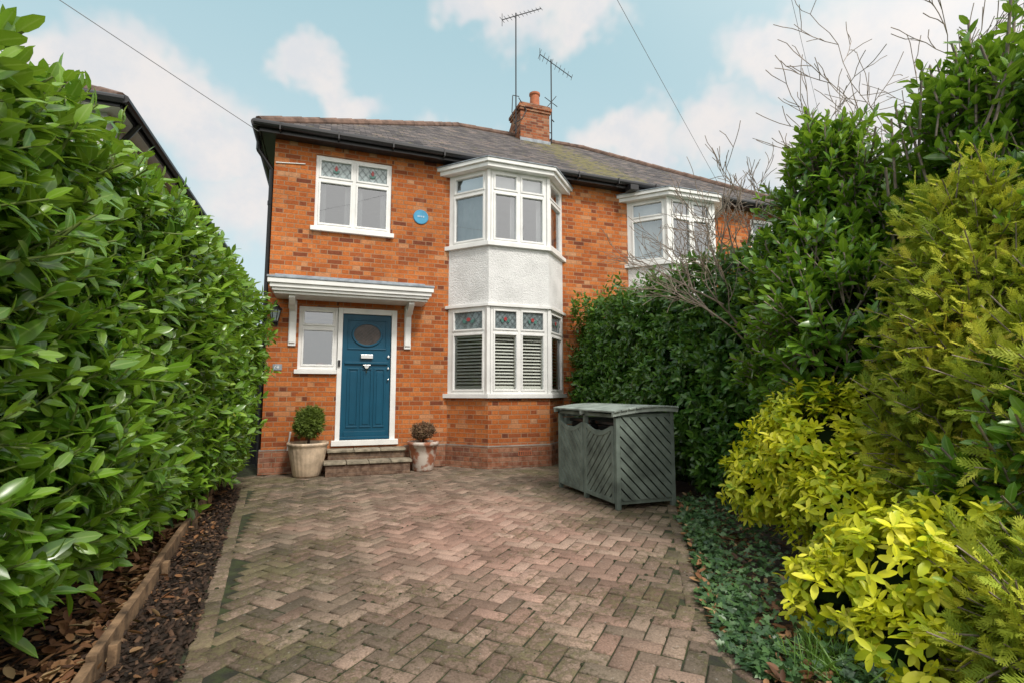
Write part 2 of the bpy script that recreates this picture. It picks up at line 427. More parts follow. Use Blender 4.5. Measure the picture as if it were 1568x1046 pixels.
for cx in(3.015,2*MID-3.015):
    pl=[(cx-1.085,FY),(cx-.545,7.92),(cx+.545,7.92),(cx+1.085,FY)]
    def ring(mm,o,i,z0,z1,mat=0):
        for k in range(3):
            mm.prism([o[k],o[k+1],i[k+1],i[k]],z0,z1,mat)
    for k in range(3):
        (ax,ay),(bx,by)=pl[k],pl[k+1]
        BW.add([(ax,ay,0),(bx,by,0),(bx,by,1.12),(ax,ay,1.12)],[(0,1,2,3)],0)
    o3=offplan(pl,.03); ring(BW,o3,offplan(pl,-.05),0,.34,1); o4=offplan(pl,.015); ring(BW,o4,offplan(pl,-.05),.342,.362,2)
    for k in range(3):
        (ax,ay),(bx,by)=pl[k],pl[k+1]
        BP.add([(ax,ay,2.66),(bx,by,2.66),(bx,by,3.66),(ax,ay,3.66)],[(0,1,2,3)],0)
    WF.T=None
    for z0,z1,of in((1.12,1.19,.06),(3.64,3.71,.06),(2.62,2.67,.045)):
        WF.prism(offplan(pl,of)+[(cx+1,FY+.1),(cx-1,FY+.1)],z0,z1)
    WF.prism(offplan(pl,.13)+[(cx+1,FY+.1),(cx-1,FY+.1)],4.965,5.035)
    WF.prism(offplan(pl,.17)+[(cx+1,FY+.1),(cx-1,FY+.1)],5.037,5.10)
    o=offplan(pl,.185); i=offplan(pl,-.2)
    for k in range(3):
        BH.add([(*o[k],5.116),(*o[k+1],5.116),(*i[k+1],5.2),(*i[k],5.2)],[(0,1,2,3)],0)
    BH.prism(o,5.102,5.115,0)
    for (z0,z1,ld,bk,gm) in((1.19,2.62,1,'shutter',1),(3.71,4.965,None,'curtain',0)):
        for k in range(3):
            a=Vector(pl[k]);b=Vector(pl[k+1]); t=(b-a).normalized(); n=Vector((t.y,-t.x)); L=(b-a).length
            e0=.05 if k==0 else .04; e1=.05 if k==2 else .04
            q=a+t*e0
            win(frame_T((q.x,q.y,z0),(t.x,t.y,0),(n.x,n.y,0)),L-e0-e1,z1-z0,2 if k==1 else 1,.29,fw=.045,leads=ld,back=bk,glassm=gm)
        WF.T=None
        for k in range(4):
            x,y=pl[k]
            if k in(0,3): 
                s=1 if k==0 else -1
                WF.prism([(x,FY-.0),(x+s*.047,FY-.05),(x+s*.12,FY+.02),(x+s*.02,FY+.05)],z0,z1)
            else:
                WF.prism([(x-.05,y+.055),(x-.028,y-.012),(x+.028,y-.012),(x+.05,y+.055),(x,y+.085)],z0,z1)
BW.make('bay_brickwork',[m_brick,m_brickd,m_concrete],house)
BP.make('bay_pebbledash',[m_peb],house); BH.make('bay_roofs',[m_lead],house)
WF.T=None; WF.make('window_frames',[m_white],house,bevel=.004)
WG.make('window_glass',[m_glass,m_glass2,m_tint,m_tintd],house)
WL.make('leadwork',[m_lcame,m_red,m_green],house)
WC.make('shutters_and_blinds',[m_curtain,m_slatew],house)
c=M()
for i in range(6): c.box(2.72+i*.06,2.74+i*.06,8.75,8.77,.6,1.42)
c.box(2.7,3.06,8.74,8.78,1.42,1.47); c.box(2.7,3.06,8.74,9.1,.58,.62)
c.make('dining_chair',[m_wood],house)
hp=M(); hp.lathe([(.05,0),(.065,.1)],c=(-.1,FY+.17,1.58),n=16); hp.make('sill_pot',[m_terr],house)

# door
d=M()
y=FY+.035
d.box(.224,.983,y,y+.045,.49,2.46)
def mould(x0,x1,z0,z1,t=.02,pr=.014):
    d.box(x0,x1,y-pr,y,z0,z0+t);d.box(x0,x1,y-pr,y,z1-t,z1);d.box(x0,x0+t,y-pr,y,z0+t,z1-t);d.box(x1-t,x1,y-pr,y,z0+t,z1-t)
mould(.30,.91,1.90,2.38,.018)
for i in range(3):
    a=.31+i*.207; mould(a,a+.178,.66,1.60,.022); d.box(a+.045,a+.133,y-.010,y,.71,1.55)
d.box(.27,.94,y-.03,y,1.665,1.70); d.box(.28,.93,y-.018,y,.52,.60)
d.box(.224,.983,y-.035,y,.478,.52)
n=36; cx,cz=.605,2.14
for i in range(n):
    a0=2*math.pi*i/n;a1=2*math.pi*(i+1)/n
    q=lambda a,rx,rz,yy:(cx+rx*math.cos(a),yy,cz+rz*math.sin(a))
    d.add([q(a0,.21,.165,y-.02),q(a1,.21,.165,y-.02),q(a1,.24,.195,y-.02),q(a0,.24,.195,y-.02),q(a0,.21,.165,y),q(a1,.21,.165,y),q(a1,.245,.2,y),q(a0,.245,.2,y)],
      [(0,1,2,3),(0,1,5,4),(3,2,6,7)],0)
d.make('front_door',[m_door],house,bevel=.003)
g=M(); g.add([(cx+.212*math.cos(2*math.pi*i/n),y-.003,cz+.167*math.sin(2*math.pi*i/n)) for i in range(n)],[list(range(n))],0)
for k in range(-5,6):
    for s in(-1,1):
        pts=[]
        for tt in np.linspace(-.3,.3,61):
            xx=tt+k*.06; zz=s*tt*.9
            if (xx/.208)**2+(zz/.163)**2<1: pts.append((cx+xx,cz+zz))
        if len(pts)>2: g.tube((pts[0][0],y-.005,pts[0][1]),(pts[-1][0],y-.005,pts[-1][1]),.0025,n=4,mat=1)
m_dglass=plain('dark_door_glass',(.07,.05,.04),.3,.3,14,spec=.4)
g.make('door_oval_glass',[m_dglass,m_lcame],house)
h=M(); h.box(.51,.70,y-.045,y-.0,1.755,1.82); h.box(.545,.665,y-.05,y-.012,1.64,1.655)
h.extrude([(.56,y-.02,1.64),(.65,y-.02,1.64),(.625,y-.02,1.595),(.585,y-.02,1.595)],(0,-.025,0))
h.tube((.945,y-.03,1.79),(.945,y,1.79),.02,n=12);h.tube((.945,y-.03,1.60),(.945,y,1.60),.016,n=12);h.tube((.945,y-.045,1.42),(.945,y,1.42),.012,n=12)
h.tube((.605,y-.04,1.60),(.605,y-.04,1.52),.008,n=8)
h.make('door_furniture',[m_chrome],house,bevel=.004)
s=M(); s.box(.10,1.12,FY-.06,FY+.08,.385,.47); s.make('door_threshold',[m_white],house,bevel=.006)
db=M(); db.box(.165,.2,FY-.035,FY-.0105,1.62,1.72); db.make('doorbell',[m_black],house)

# canopy
c=M(); x0,x1=-.78,1.50; yf=7.98
c.box(x0,x1,yf,FY,2.68,2.72); c.box(x0-.03,x1+.03,yf-.03,FY,2.722,2.78); c.box(x0-.06,x1+.06,yf-.06,FY,2.782,2.85)
c.box(x0+.02,x1-.02,yf+.05,FY-.001,2.64,2.678)
pr=[(0,1.96),(-.02,1.95),(-.05,1.97),(-.055,2.28),(-.08,2.38),(-.10,2.44),(-.17,2.47),(-.22,2.50),(-.30,2.52),(-.37,2.56),(-.42,2.60),(-.42,2.638),(0,2.638)]
for bx in(-.56,1.20):
    c.extrude([(bx,FY+a,b) for a,b in pr],(.085,0,0))
    c.extrude([(bx-.012,FY+a,b) for a,b in [(0,1.93),(-.03,1.92),(-.035,2.62),(0,2.62)]],(.109,0,0))
    c.tube((bx-.014,FY-.13,2.53),(bx+.099,FY-.13,2.53),.055,n=14)
c.make('canopy',[m_white],house,bevel=.005)
l=M(); l.extrude([(x0-.07,yf-.075,2.852),(x0-.07,FY,2.852),(x0-.07,FY,2.93),(x0-.07,yf-.075,2.885)],(x1-x0+.14,0,0))
l.box(x0-.02,x1+.02,FY-.012,FY,2.932,3.03)
l.make('canopy_lead_roof',[m_lead],house,bevel=.006)

# roof
r=M(); e=5.31; xa,xb,ya,yb=XL-.22,XR+.22,8.26,16.52; R1=(2.99,12.39,8.12);R2=(6.65,12.39,8.12)
A=(xa,ya,e);B=(xb,ya,e);C=(xb,yb,e);D=(xa,yb,e)
r.add([A,B,R2,R1],[(0,1,2,3)]);r.add([B,C,R2],[(0,1,2)]);r.add([C,D,R1,R2],[(0,1,2,3)]);r.add([D,A,R1],[(0,1,2)])
r.make('roof',[m_roof],house)
r=M()
def capline(p,q,rad=.085,st=.42):
    p=Vector(p);q=Vector(q);L=(q-p).length;n=int(L/st)
    for i in range(n):
        a=p.lerp(q,i/n);b=p.lerp(q,(i+1)/n+.03/L); r.tube(a,b,rad*.95,rad*1.08,10)
for a,b in((R1,R2),(A,R1),(B,R2),(C,R2),(D,R1)): capline(a,b)
r.make('ridge_tiles',[m_ridge],house,smooth=False)
g=M(); g.box(xa+.03,xb-.03,ya+.03,FY+.0,5.19,5.205); g.box(xa+.03,xa+.24,FY,yb,5.19,5.205);g.box(xb-.24,xb-.03,FY,yb,5.19,5.205)
g.box(xa+.02,xb-.02,ya+.005,ya+.03,5.17,5.32);g.box(xa+.0,xa+.025,ya+.03,yb,5.17,5.32)
g.tube((xa-.06,ya-.045,5.275),(xb+.05,ya-.045,5.255),.055,n=12); g.tube((xa-.045,ya-.06,5.27),(xa-.045,yb,5.25),.055,n=12)
x=xa+.3
while x<xb: g.box(x,x+.02,ya-.11,ya+.0,5.19,5.3); x+=.85
g.path([(xa-.045,8.75,5.2),(xa-.045,8.75,5.08),(XL-.06,8.8,4.8),(XL-.06,8.8,.1)],.038,n=10)
for z in(1,2.6,4.2): g.tube((XL-.06,8.8,z),(XL-.06,8.8,z+.07),.046,n=10)
g.box(5.38,5.56,8.10,8.30,5.10,5.2)
g.make('gutters_and_fascia',[m_black],house)
g=M(); g.tube((XL+.02,FY-.012,4.80),(XL+.45,FY-.012,4.84),.009,n=8); g.tube((XL+.36,FY-.012,.30),(XL+.40,FY-.03,.62),.012,n=8); g.make('service_cables',[m_white],house)
# chimney
c=M(); a,b=4.57,5.40
c.box(a,b,11.9,12.62,7.2,8.62)
c.extrude([(a,12.62,7.2),(a,13.3,7.2),(a,13.3,8.12),(a,12.62,8.58)],(b-a,0,0))
c.box(a-.03,b+.03,11.87,12.65,8.622,8.69);c.box(a-.055,b+.055,11.845,12.675,8.692,8.77); c.box(a-.02,b+.02,11.88,12.64,8.772,8.83)
c.box(a+.04,b-.04,11.93,12.58,8.832,8.87,1)
c.box(a-.02,b+.02,11.88,11.897,7.72,7.86,3)
c.lathe([(.15,0),(.14,.05),(.125,.42),(.15,.45),(.15,.50),(.11,.50),(.11,.2)],c=(5.12,12.25,8.86),n=20,mat=2)
c.make('chimney',[m_brickd,m_concrete,m_terr,m_lead],house)
v=M()
for (x0,z0) in((2.98,.19),): 
    v.box(x0,x0+.23,7.92-.04,7.9,z0,z0+.075,0)
    for i in range(6): v.box(x0+.015+i*.036,x0+.03+i*.036,7.92-.045,7.92-.04,z0+.01,z0+.065,1)
v.make('air_brick',[m_terr,m_black],house)

pq=M(); n=32
pq.T=Matrix.Translation((1.43,FY,4.19))@Matrix.Rotation(math.radians(90),4,'X')
pq.lathe([(.128,0),(.128,.012),(.122,.02),(.112,.021),(.112,.018)],n=32,mat=0)
pq.T=None
for i,(xx,zz) in enumerate(((-.05,.01),(-.02,.01),(.012,.01),(.045,.01))): pq.box(1.43+xx-.008,1.43+xx+.008,FY-.024,FY-.018,4.17+zz,4.20+zz,1)
pq.make('blue_plaque',[plain('plaque_blue',(.05,.30,.50),.3,.08),plain('plaque_text',(.5,.6,.7),.4)])

# lantern
ln=M(); X0,Z0=-.76,2.38
ln.lathe([(.05,0),(.05,.015)],c=(X0,FY-.12,Z0-.12),n=6); 
for i in range(6):
    t=i*math.pi/3; ln.tube((X0+.045*math.cos(t),FY-.12+.045*math.sin(t),Z0-.11),(X0+.08*math.cos(t),FY-.12+.08*math.sin(t),Z0+.07),.006,n=6)
ln.lathe([(.1,.07),(.095,.085),(.03,.15),(.02,.165),(.025,.18),(.004,.21)],c=(X0,FY-.12,Z0),n=6)
ln.tube((X0,FY-.12,Z0-.12),(X0,FY-.12,Z0-.17),.014,.004,n=8)
ln.box(X0-.035,X0+.035,FY-.02,FY-.001,Z0-.16,Z0+.1); ln.path([(X0,FY-.01,Z0-.1),(X0,FY-.07,Z0-.17),(X0,FY-.12,Z0-.14)],.01)
ln.lathe([(.044,-.1),(.074,.065)],c=(X0,FY-.12,Z0),n=6,mat=1)
ln.make('wall_lantern',[m_black,m_tint])
nb=M(); nb.box(-.77,-.64,FY-.012,FY-.001,1.55,1.64,0)
nb.box(-.745,-.735,FY-.018,FY-.013,1.575,1.615,1);nb.box(-.745,-.72,FY-.018,FY-.013,1.605,1.615,1);nb.box(-.70,-.69,FY-.018,FY-.013,1.57,1.62,1);nb.box(-.72,-.68,FY-.0185,FY-.013,1.585,1.592,1)
nb.make('house_number_sign',[m_lead,m_white])

# aerials
def aerial(base,top,boomdir,L,n,el,eldir):
    a=M(); a.tube(base,top,.018,n=8); t=Vector(top); bd=Vector(boomdir).normalized(); ed=Vector(eldir).normalized()
    p=t-bd*L*.35-Vector((0,0,.08)); q=p+bd*L; a.tube(p,q,.012,n=6)
    for i in range(n):
        c=p.lerp(q,i/(n-1)); k=el*(1-.4*i/(n-1)); a.tube(c-ed*k,c+ed*k,.007,n=5)
    a.tube(p-Vector((0,0,.18)),p+Vector((0,0,.18)),.008,n=5)
    b=Vector(base); a.tube(b+Vector((0,0,.15)),b+Vector((0,.15,.15)),.015); a.tube(b+Vector((0,0,.7)),b+Vector((.12,.1,.7)),.015)
    return a
a=aerial((4.46,11.95,7.95),(4.46,11.95,11.35),(.9,-.2,.38),1.15,11,.13,(-.35,.4,.8))
a.tube((4.37,11.95,9.0),(4.55,11.95,9.0),.01); a.path([(4.35,11.9,8.95),(4.33,11.9,8.5),(4.4,11.9,8.2),(4.6,11.86,8.35),(4.72,11.86,8.6),(4.5,11.85,8.9)],.012)
a.make('television_aerial',[m_black])
a=aerial((5.60,12.2,8.0),(5.60,12.2,10.45),(.75,-.2,-.55),1.1,9,.2,(.3,.2,.8))
a.tube((5.4,12.2,9.3),(5.78,12.2,9.1),.01); a.tube((5.45,12.2,9.0),(5.75,12.2,9.4),.01)
a.tube((5.38,12.2,8.3),(5.60,12.2,8.3),.015)
a.make('television_aerial',[m_black])
m_wire=plain('grey_cable',(.20,.20,.21),.5)
def wire(p,q,sag=.15,r=.0038):
    w=M(); p=Vector(p);q=Vector(q); pts=[]
    for i in range(17):
        t=i/16; z=p.lerp(q,t); z.z-=sag*4*t*(1-t); pts.append(z)
    w.path(pts,r,5); w.make('overhead_wire',[m_wire])
wire((-1.1,8.25,5.15),(-12.5,.45,8.8),.1,.005); wire((7.6,8.2,5.55),(-4.4,.4,8.6),.05); wire((12.5,9.6,8.6),(-5.5,-2.9,4.9+1.2),0.0)

# steps
s=M()
def tread(x0,x1,y0,y1,z):
    n=max(3,int((x1-x0)/.3)); w=(x1-x0)/n
    for i in range(n): s.box(x0+i*w+.004,x0+(i+1)*w-.004,y0,y1,z-.035,z,0)
s.box(.03,1.24,7.93,FY-.001,0,.165,1); tread(.0,1.27,7.90,8.22,.205); s.box(.0,1.27,8.22,FY-.002,.165,.2,1)
s.box(.06,1.20,8.22,FY-.002,.2,.31,1); tread(.04,1.22,8.18,FY-.002,.35)
s.make('front_steps',[plain('step_stone',(.30,.26,.19),.85,.3,9,.4,40),brick_mat('step_brick',[(0,(.06,.05,.04)),(.5,(.13,.10,.07)),(1,(.2,.15,.1))],(.16,.14,.11),bh=.065)],bevel=.006)

# side gate
gt=M()
x=-1.9
while x<-1.0: gt.box(x,x+.095,9.4,9.43,.05,1.95); x+=.1
gt.box(-1.9,-.95,9.43,9.47,.3,.4);gt.box(-1.9,-.95,9.43,9.47,1.6,1.7); gt.box(-2.02,-1.91,9.38,9.5,0,2.05); gt.box(-.99,-.9,9.38,9.5,0,2.05)
gt.make('side_gate',[plain('gate_dark_stain',(.02,.022,.026),.6,.2)],bevel=.003)

# neighbour
nh=empty('neighbouring_house')
q=M(); q.box(-11,-3.0,8.3,16,0,5.12,0); q.make('rendered_walls',[plain('grey_render',(.5,.5,.48),.9,.1,3,.3,50)],nh)
q=M(); A=(-2.76,8.02,5.2);B=(-11.2,8.02,5.2);C=(-11.2,16.2,5.2);D=(-2.76,16.2,5.2);r1=(-6.5,12.1,7.5);r2=(-7.5,12.1,7.5)
q.add([A,B,r2,r1],[(0,1,2,3)]);q.add([B,C,r2],[(0,1,2)]);q.add([C,D,r1,r2],[(0,1,2,3)]);q.add([D,A,r1],[(0,1,2)]); q.make('roof',[m_roof],nh)
q=M(); q.box(-11.2,-2.78,8.04,8.3,5.1,5.12);q.box(-3.0,-2.78,8.3,16.2,5.1,5.12);q.make('soffit',[m_white],nh)
q=M(); q.box(-11.2,-2.77,8.02,8.04,5.08,5.22);q.box(-2.78,-2.75,8.04,16.2,5.08,5.22);q.tube((-11.2,7.98,5.17),(-2.7,7.98,5.17),.055,n=10);q.tube((-2.7,7.95,5.17),(-2.7,16.2,5.15),.055,n=10)
q.path([(-2.7,8.6,5.15),(-2.95,8.7,4.85),(-2.95,8.7,.1)],.04)
for k in range(9):
    t=k/9.; a=Vector(A).lerp(Vector(r1),t); b=Vector(A).lerp(Vector(r1),t+.115); q.tube(a,b,.08,.09,8,1)
q.make('gutters_and_hips',[m_black,m_ridge],nh)

# ---------------------------------------------------------------- bin store
bs=empty('bin_store')
m_sage=plain('sage_paint',(.18,.22,.19),.75,.22,5,.25,45,spec=.2)
m_sagel=plain('sage_lid',(.33,.38,.34),.8,.22,5,.3,45,spec=.2)
b=M(); X0,X1,Y0,Y1=2.87,3.60,4.70,6.12; ps=.048
for (x,yy) in((X0,Y0),(X1-ps,Y0),(X0,Y1-ps),(X1-ps,Y1-ps),(X0,(Y0+Y1)/2-ps/2)):
    b.box(x,x+ps,yy,yy+ps,0,.98 if x<3 else 1.03)
def clip(poly,ax,val,keep_gt):
    out=[]
    for i in range(len(poly)):
        p,q=poly[i],poly[(i+1)%len(poly)]; ip=(p[ax]>val)==keep_gt; iq=(q[ax]>val)==keep_gt
        if ip: out.append(p)
        if ip!=iq:
            t=(val-p[ax])/(q[ax]-p[ax]); out.append((p[0]+(q[0]-p[0])*t,p[1]+(q[1]-p[1])*t))
    return out
def slats(mm,T,u0,u1,v0,v1,s,wd=.062,gap=.014,th=.014):
    mm.T=T; off=-3.0; st=(wd+gap)*1.4142
    while off<3:
        a=wd*1.4142; poly=[(u0-1,s*(u0-1)+off),(u1+1,s*(u1+1)+off),(u1+1,s*(u1+1)+off+a),(u0-1,s*(u0-1)+off+a)]
        for ax,val,k in((0,u0,True),(0,u1,False),(1,v0,True),(1,v1,False)):
            if len(poly)>2: poly=clip(poly,ax,val,k)
        if len(poly)>2: mm.extrude([(p[0],0,p[1]) for p in poly],(0,th+random.uniform(-.002,.003),0))
        off+=st
    mm.T=None
T=frame_T((X0+ps,Y0+.012,0),(1,0,0),(0,-1,0)); slats(b,T,0,X1-X0-2*ps,.09,.95,-1)
b.box(X0+ps,X1-ps,Y0+.014,Y0+.045,.05,.095);b.box(X0+ps,X1-ps,Y0+.014,Y0+.045,.945,.985)
h2=(Y0+Y1)/2
for (a,c,s) in((Y0+ps,h2-ps/2,1),(h2+ps/2,Y1-ps,-1)):
    T=frame_T((X0+.012,c-.004,0),(0,-1,0),(-1,0,0)); L=c-a-.008
    slats(b,T,.03,L-.03,.10,.80,s)
    b.T=T; b.box(0,.04,-.002,.022,.06,.86); b.box(L-.04,L,-.002,.022,.06,.86); b.box(.04,L-.04,-.002,.021,.06,.105)
    pts=[]; n=10
    for i in range(n+1):
        t=i/n; z=.86-.07*math.sin(math.pi*t); pts.append((.04+(L-.08)*t,z))
    for (u,z),(u2,z2) in zip(pts[:-1],pts[1:]): b.extrude([(u,-.002,z-.05),(u2,-.002,z2-.05),(u2,-.002,z2),(u,-.002,z)],(0,.023,0))
    b.T=None
zz=.1
while zz<.95: b.box(X1-.02,X1-.005,Y0+ps,Y1-ps,zz,zz+.09); b.box(X0+ps,X1-ps,Y1-.03,Y1-.015,zz,zz+.09); zz+=.1
b.box(X0,X0+.03,Y0,Y1,.945,.982)
b.make('frame_and_slats',[m_sage],bs,bevel=.003)
b=M(); n=9; prof=[(X0-.05+(X1-X0+.09)*i/n,1.0+.085*math.sin(math.pi*(.12+.55*i/n))-.03) for i in range(n+1)]
for (xa_,za_),(xb_,zb_) in zip(prof[:-1],prof[1:]):
    b.extrude([(xa_+.005,Y0-.05,za_),(xb_-.005,Y0-.05,zb_),(xb_-.005,Y0-.05,zb_+.018),(xa_+.005,Y0-.05,za_+.018)],(0,Y1-Y0+.1,0))
for yy in(Y0-.03,h2-.02,Y1-.01):
    for (xa_,za_),(xb_,zb_) in zip(prof[:-1],prof[1:]): b.extrude([(xa_,yy,za_-.045),(xb_,yy,zb_-.045),(xb_,yy,zb_-.001),(xa_,yy,za_-.001)],(0,.035,0))
b.make('lid',[m_sagel],bs,bevel=.003)
b=M()
for yy in(4.78,5.45):
    b.T=Matrix.Translation((3.26,yy+.28,0)); b.add([(-.2,-.2,.05),(.2,-.2,.05),(.2,.2,.05),(-.2,.2,.05),(-.26,-.26,.84),(.26,-.26,.84),(.26,.26,.84),(-.26,.26,.84)],[(0,1,2,3),(4,5,6,7),(0,1,5,4),(1,2,6,5),(2,3,7,6),(3,0,4,7)]); b.box(-.28,.28,-.28,.28,.845,.89)
b.T=None; b.make('bins',[m_black],bs,bevel=.01)

# ---------------------------------------------------------------- driveway
DL=lambda y: np.interp(y,[-3,2.61,7.3,7.5,7.8,8.6],[-.25,-.56,-.99,-1.15,-2.2,-2.2])
DR=lambda y: np.interp(y,[-3,1.75,2.24,2.89,3.52,4.7,5.5,8.6],[1.6,1.82,1.95,2.4,2.84,3.65,4.05,4.3])
bx=[]; c45=math.cos(math.pi/4)
U=.103
for i in range(-110,110):
    for j in range(-110,110):
        k=(i-j)%4
        if k==0: cx_,cy_,hz=i+1,j+.5,True
        elif k==3: cx_,cy_,hz=i+.5,j+1,False
        else: continue
        ax,ay=cx_*U,cy_*U
        X_=(ax-ay)*c45+1.0; Y_=(ax+ay)*c45+3.5
        if not(-2.5<Y_<8.48): continue
        if DL(Y_)+.15<X_<DR(Y_)-.14: bx.append((X_,Y_,math.pi/4+(0 if hz else math.pi/2)))
def course(fn,off,y0,y1):
    y_=y0
    while y_<y1:
        x_=float(fn(y_)); x2=float(fn(y_+.05)); dx,dy=x2-x_,.05; L=math.hypot(dx,dy)
        bx.append((x_+off,y_+.1*dy/L,math.atan2(dy,dx))); y_+=.205*dy/L
course(DL,.055,-2.4,7.3); course(DR,-.055,-2.4,8.3)
bx=np.array(bx); n=len(bx)
hw,hh=.098,.048
bev=.008
base=np.array([(-hw,-hh),(hw,-hh),(hw,hh),(-hw,hh)]); top=np.array([(-hw+bev,-hh+bev),(hw-bev,-hh+bev),(hw-bev,hh-bev),(-hw+bev,hh-bev)])
V=np.concatenate([np.c_[base,np.full(4,-.03)],np.c_[base,np.full(4,-.006)],np.c_[top,np.zeros(4)]])
F=[(8,9,10,11)]+[(4+i,4+(i+1)%4,8+(i+1)%4,8+i) for i in range(4)]+[(i,(i+1)%4,4+(i+1)%4,4+i) for i in range(4)]
P=np.c_[bx[:,0],bx[:,1],rng.normal(0,.002,n)]
ang=bx[:,2]+rng.normal(0,.015,n)
Yd=np.c_[-np.sin(ang),np.cos(ang),rng.normal(0,.010,n)]; Nn=np.c_[rng.normal(0,.012,(n,2)),np.ones(n)]
pink=np.exp(-(((P[:,0]-1.35)/1.05)**2+((P[:,1]-4.4)/1.9)**2))
A=np.c_[rng.random(n),np.clip(.08+pink*.95+rng.normal(0,.13,n),0,1)]
def paver():
    m,nt,b=new_mat('block_paving')
    at=node(nt,'ShaderNodeAttribute',props={'attribute_name':'lc'},out=0)
    sc_=nt.nodes.new('ShaderNodeSeparateColor'); nt.links.new(at.k,sc_.inputs[0]); r=S(nt,sc_.outputs[0]); g=S(nt,sc_.outputs[1])
    o=obj(nt)
    c1=ramp(nt,r,[(0,(.115,.095,.072)),(.5,(.175,.142,.107)),(1,(.245,.195,.145))])
    c2=ramp(nt,r,[(0,(.30,.185,.145)),(.5,(.38,.24,.19)),(1,(.45,.31,.25))])
    c=mix(nt,g,c1,c2)
    f=noise(nt,o,90,4,.7); c=mix(nt,.75,c,ramp(nt,f,[(.3,(.5,.5,.5)),(.7,(1.4,1.4,1.4))]),'MULTIPLY')
    big=noise(nt,o,1.3,6,.65); c=mix(nt,.65,c,ramp(nt,big,[(.35,(.58,.57,.53)),(.5,(.97,.96,.94)),(.65,(1.3,1.27,1.22))]),'MULTIPLY')
    x,y,z=sep(nt,o)
    side=mrange(nt,(x-1.2).op('ABSOLUTE'),.6,1.9)
    mo=noise(nt,o,22,6,.75); mo2=noise(nt,o,1.7,3); mask=mrange(nt,mo*.6+mo2*.4+side*.07+mrange(nt,y,3.6,1.8)*.05,.53,.61)
    c=mix(nt,mask*.5,c,(.12,.12,.045))
    sp=mrange(nt,noise(nt,o,60,3,.6),.63,.68)*mrange(nt,mo2,.4,.58); c=mix(nt,sp*.8,c,(.02,.024,.014))
    lic=mrange(nt,noise(nt,o,38,3,.5),.66,.71); c=mix(nt,lic*.35,c,(.44,.42,.38))
    setp(nt,b,c,.85,bump(nt,f+mask,.7,.006),spec=.2); return m
scatter('driveway',(V,F,np.zeros(12)),P,Yd,Nn,1.0,A,[paver()],smooth=False)
m_joint,nt,b_=new_mat('mossy_joint'); o=obj(nt)
setp(nt,b_,ramp(nt,noise(nt,o,12,5),[(.35,(.022,.022,.015)),(.6,(.04,.052,.016)),(.75,(.08,.085,.05))]),1,bump(nt,noise(nt,o,80,3),.6,.01))
j=M(); ys=np.linspace(-2.5,8.6,60)
L_=[(float(DL(y_)),y_,-.009) for y_ in ys]; R_=[(float(DR(y_)),y_,-.009) for y_ in ys]
for k in range(59): j.add([L_[k],R_[k],R_[k+1],L_[k+1]],[(0,1,2,3)])
j.box(-2.2,-.9,8.6,14,-.03,-.006)
j.make('driveway_bed',[m_joint])
# moss cushions in the joints
sel=rng.integers(0,len(P),4600); pm=P[sel].copy(); am=ang[sel]; sd=rng.integers(0,2,len(pm)); tt=rng.uniform(-.1,.1,len(pm))
ux=np.c_[np.cos(am),np.sin(am)]; uy=np.c_[-np.sin(am),np.cos(am)]
pm[:,:2]+=np.where(sd[:,None]==0,ux*tt[:,None]+uy*.0515,ux*.1015+uy*(tt*.45)[:,None]); pm[:,2]=-.003
wgt=np.clip(.75-(pm[:,1]-1.5)*.28,.05,1)*np.clip(.35+np.sin(pm[:,0]*3.1+1)*np.cos(pm[:,1]*2.3)*.9,0.05,1); k=rng.random(len(pm))<wgt; pm=pm[k]; n=len(pm)
th_=np.linspace(0,2*np.pi,7)[:-1]; Vm=np.array([(0,0,.42)]+[(.5*np.cos(t),.5*np.sin(t),.25) for t in th_]+[(.8*np.cos(t),.8*np.sin(t),-.1) for t in th_]); Fm=[(0,1+i,1+(i+1)%6) for i in range(6)]+[(1+i,7+i,7+(i+1)%6,1+(i+1)%6) for i in range(6)]
scatter('moss',(Vm,Fm,np.zeros(13)),pm,nrm(np.c_[rng.normal(0,1,(n,2)),np.zeros(n)]),np.tile([0,0,1.],(n,1)),rng.uniform(.007,.021,n),np.zeros((n,2)),[plain('moss_green',(.032,.037,.014),1,.4,50,.8,120)],wsc=rng.uniform(.7,1.5,n))
m_soil,nt,b_=new_mat('soil'); o=obj(nt)
setp(nt,b_,ramp(nt,noise(nt,o,9,6,.7),[(.3,(.03,.02,.014)),(.55,(.07,.047,.03)),(.75,(.12,.08,.05))]),1,bump(nt,noise(nt,o,25,6,.7),1,.05))
m_lawn=plain('grass_ground',(.05,.085,.025),1,.3,3,.8,60)
g=M(); g.add([(-150,-150,-.06),(150,-150,-.06),(150,150,-.06),(-150,150,-.06)],[(0,1,2,3)]); g.make('ground',[m_lawn])
g=M(); g.add([(-3.2,-2.5,-.025),(6,-2.5,-.025),(6,8.5,-.025),(-3.2,8.5,-.025)],[(0,1,2,3)]); g.make('garden_soil',[m_soil])
g=M(); g.box(-60,60,-4.6,-2.52,-.05,-.01); g.make('pavement',[m_concrete])
g=M(); g.add([(-60,-12,-.05),(60,-12,-.05),(60,-4.6,-.05),(-60,-4.6,-.05)],[(0,1,2,3)]); g.make('road',[plain('asphalt',(.05,.05,.052),.9,.2,5,.4,90)])

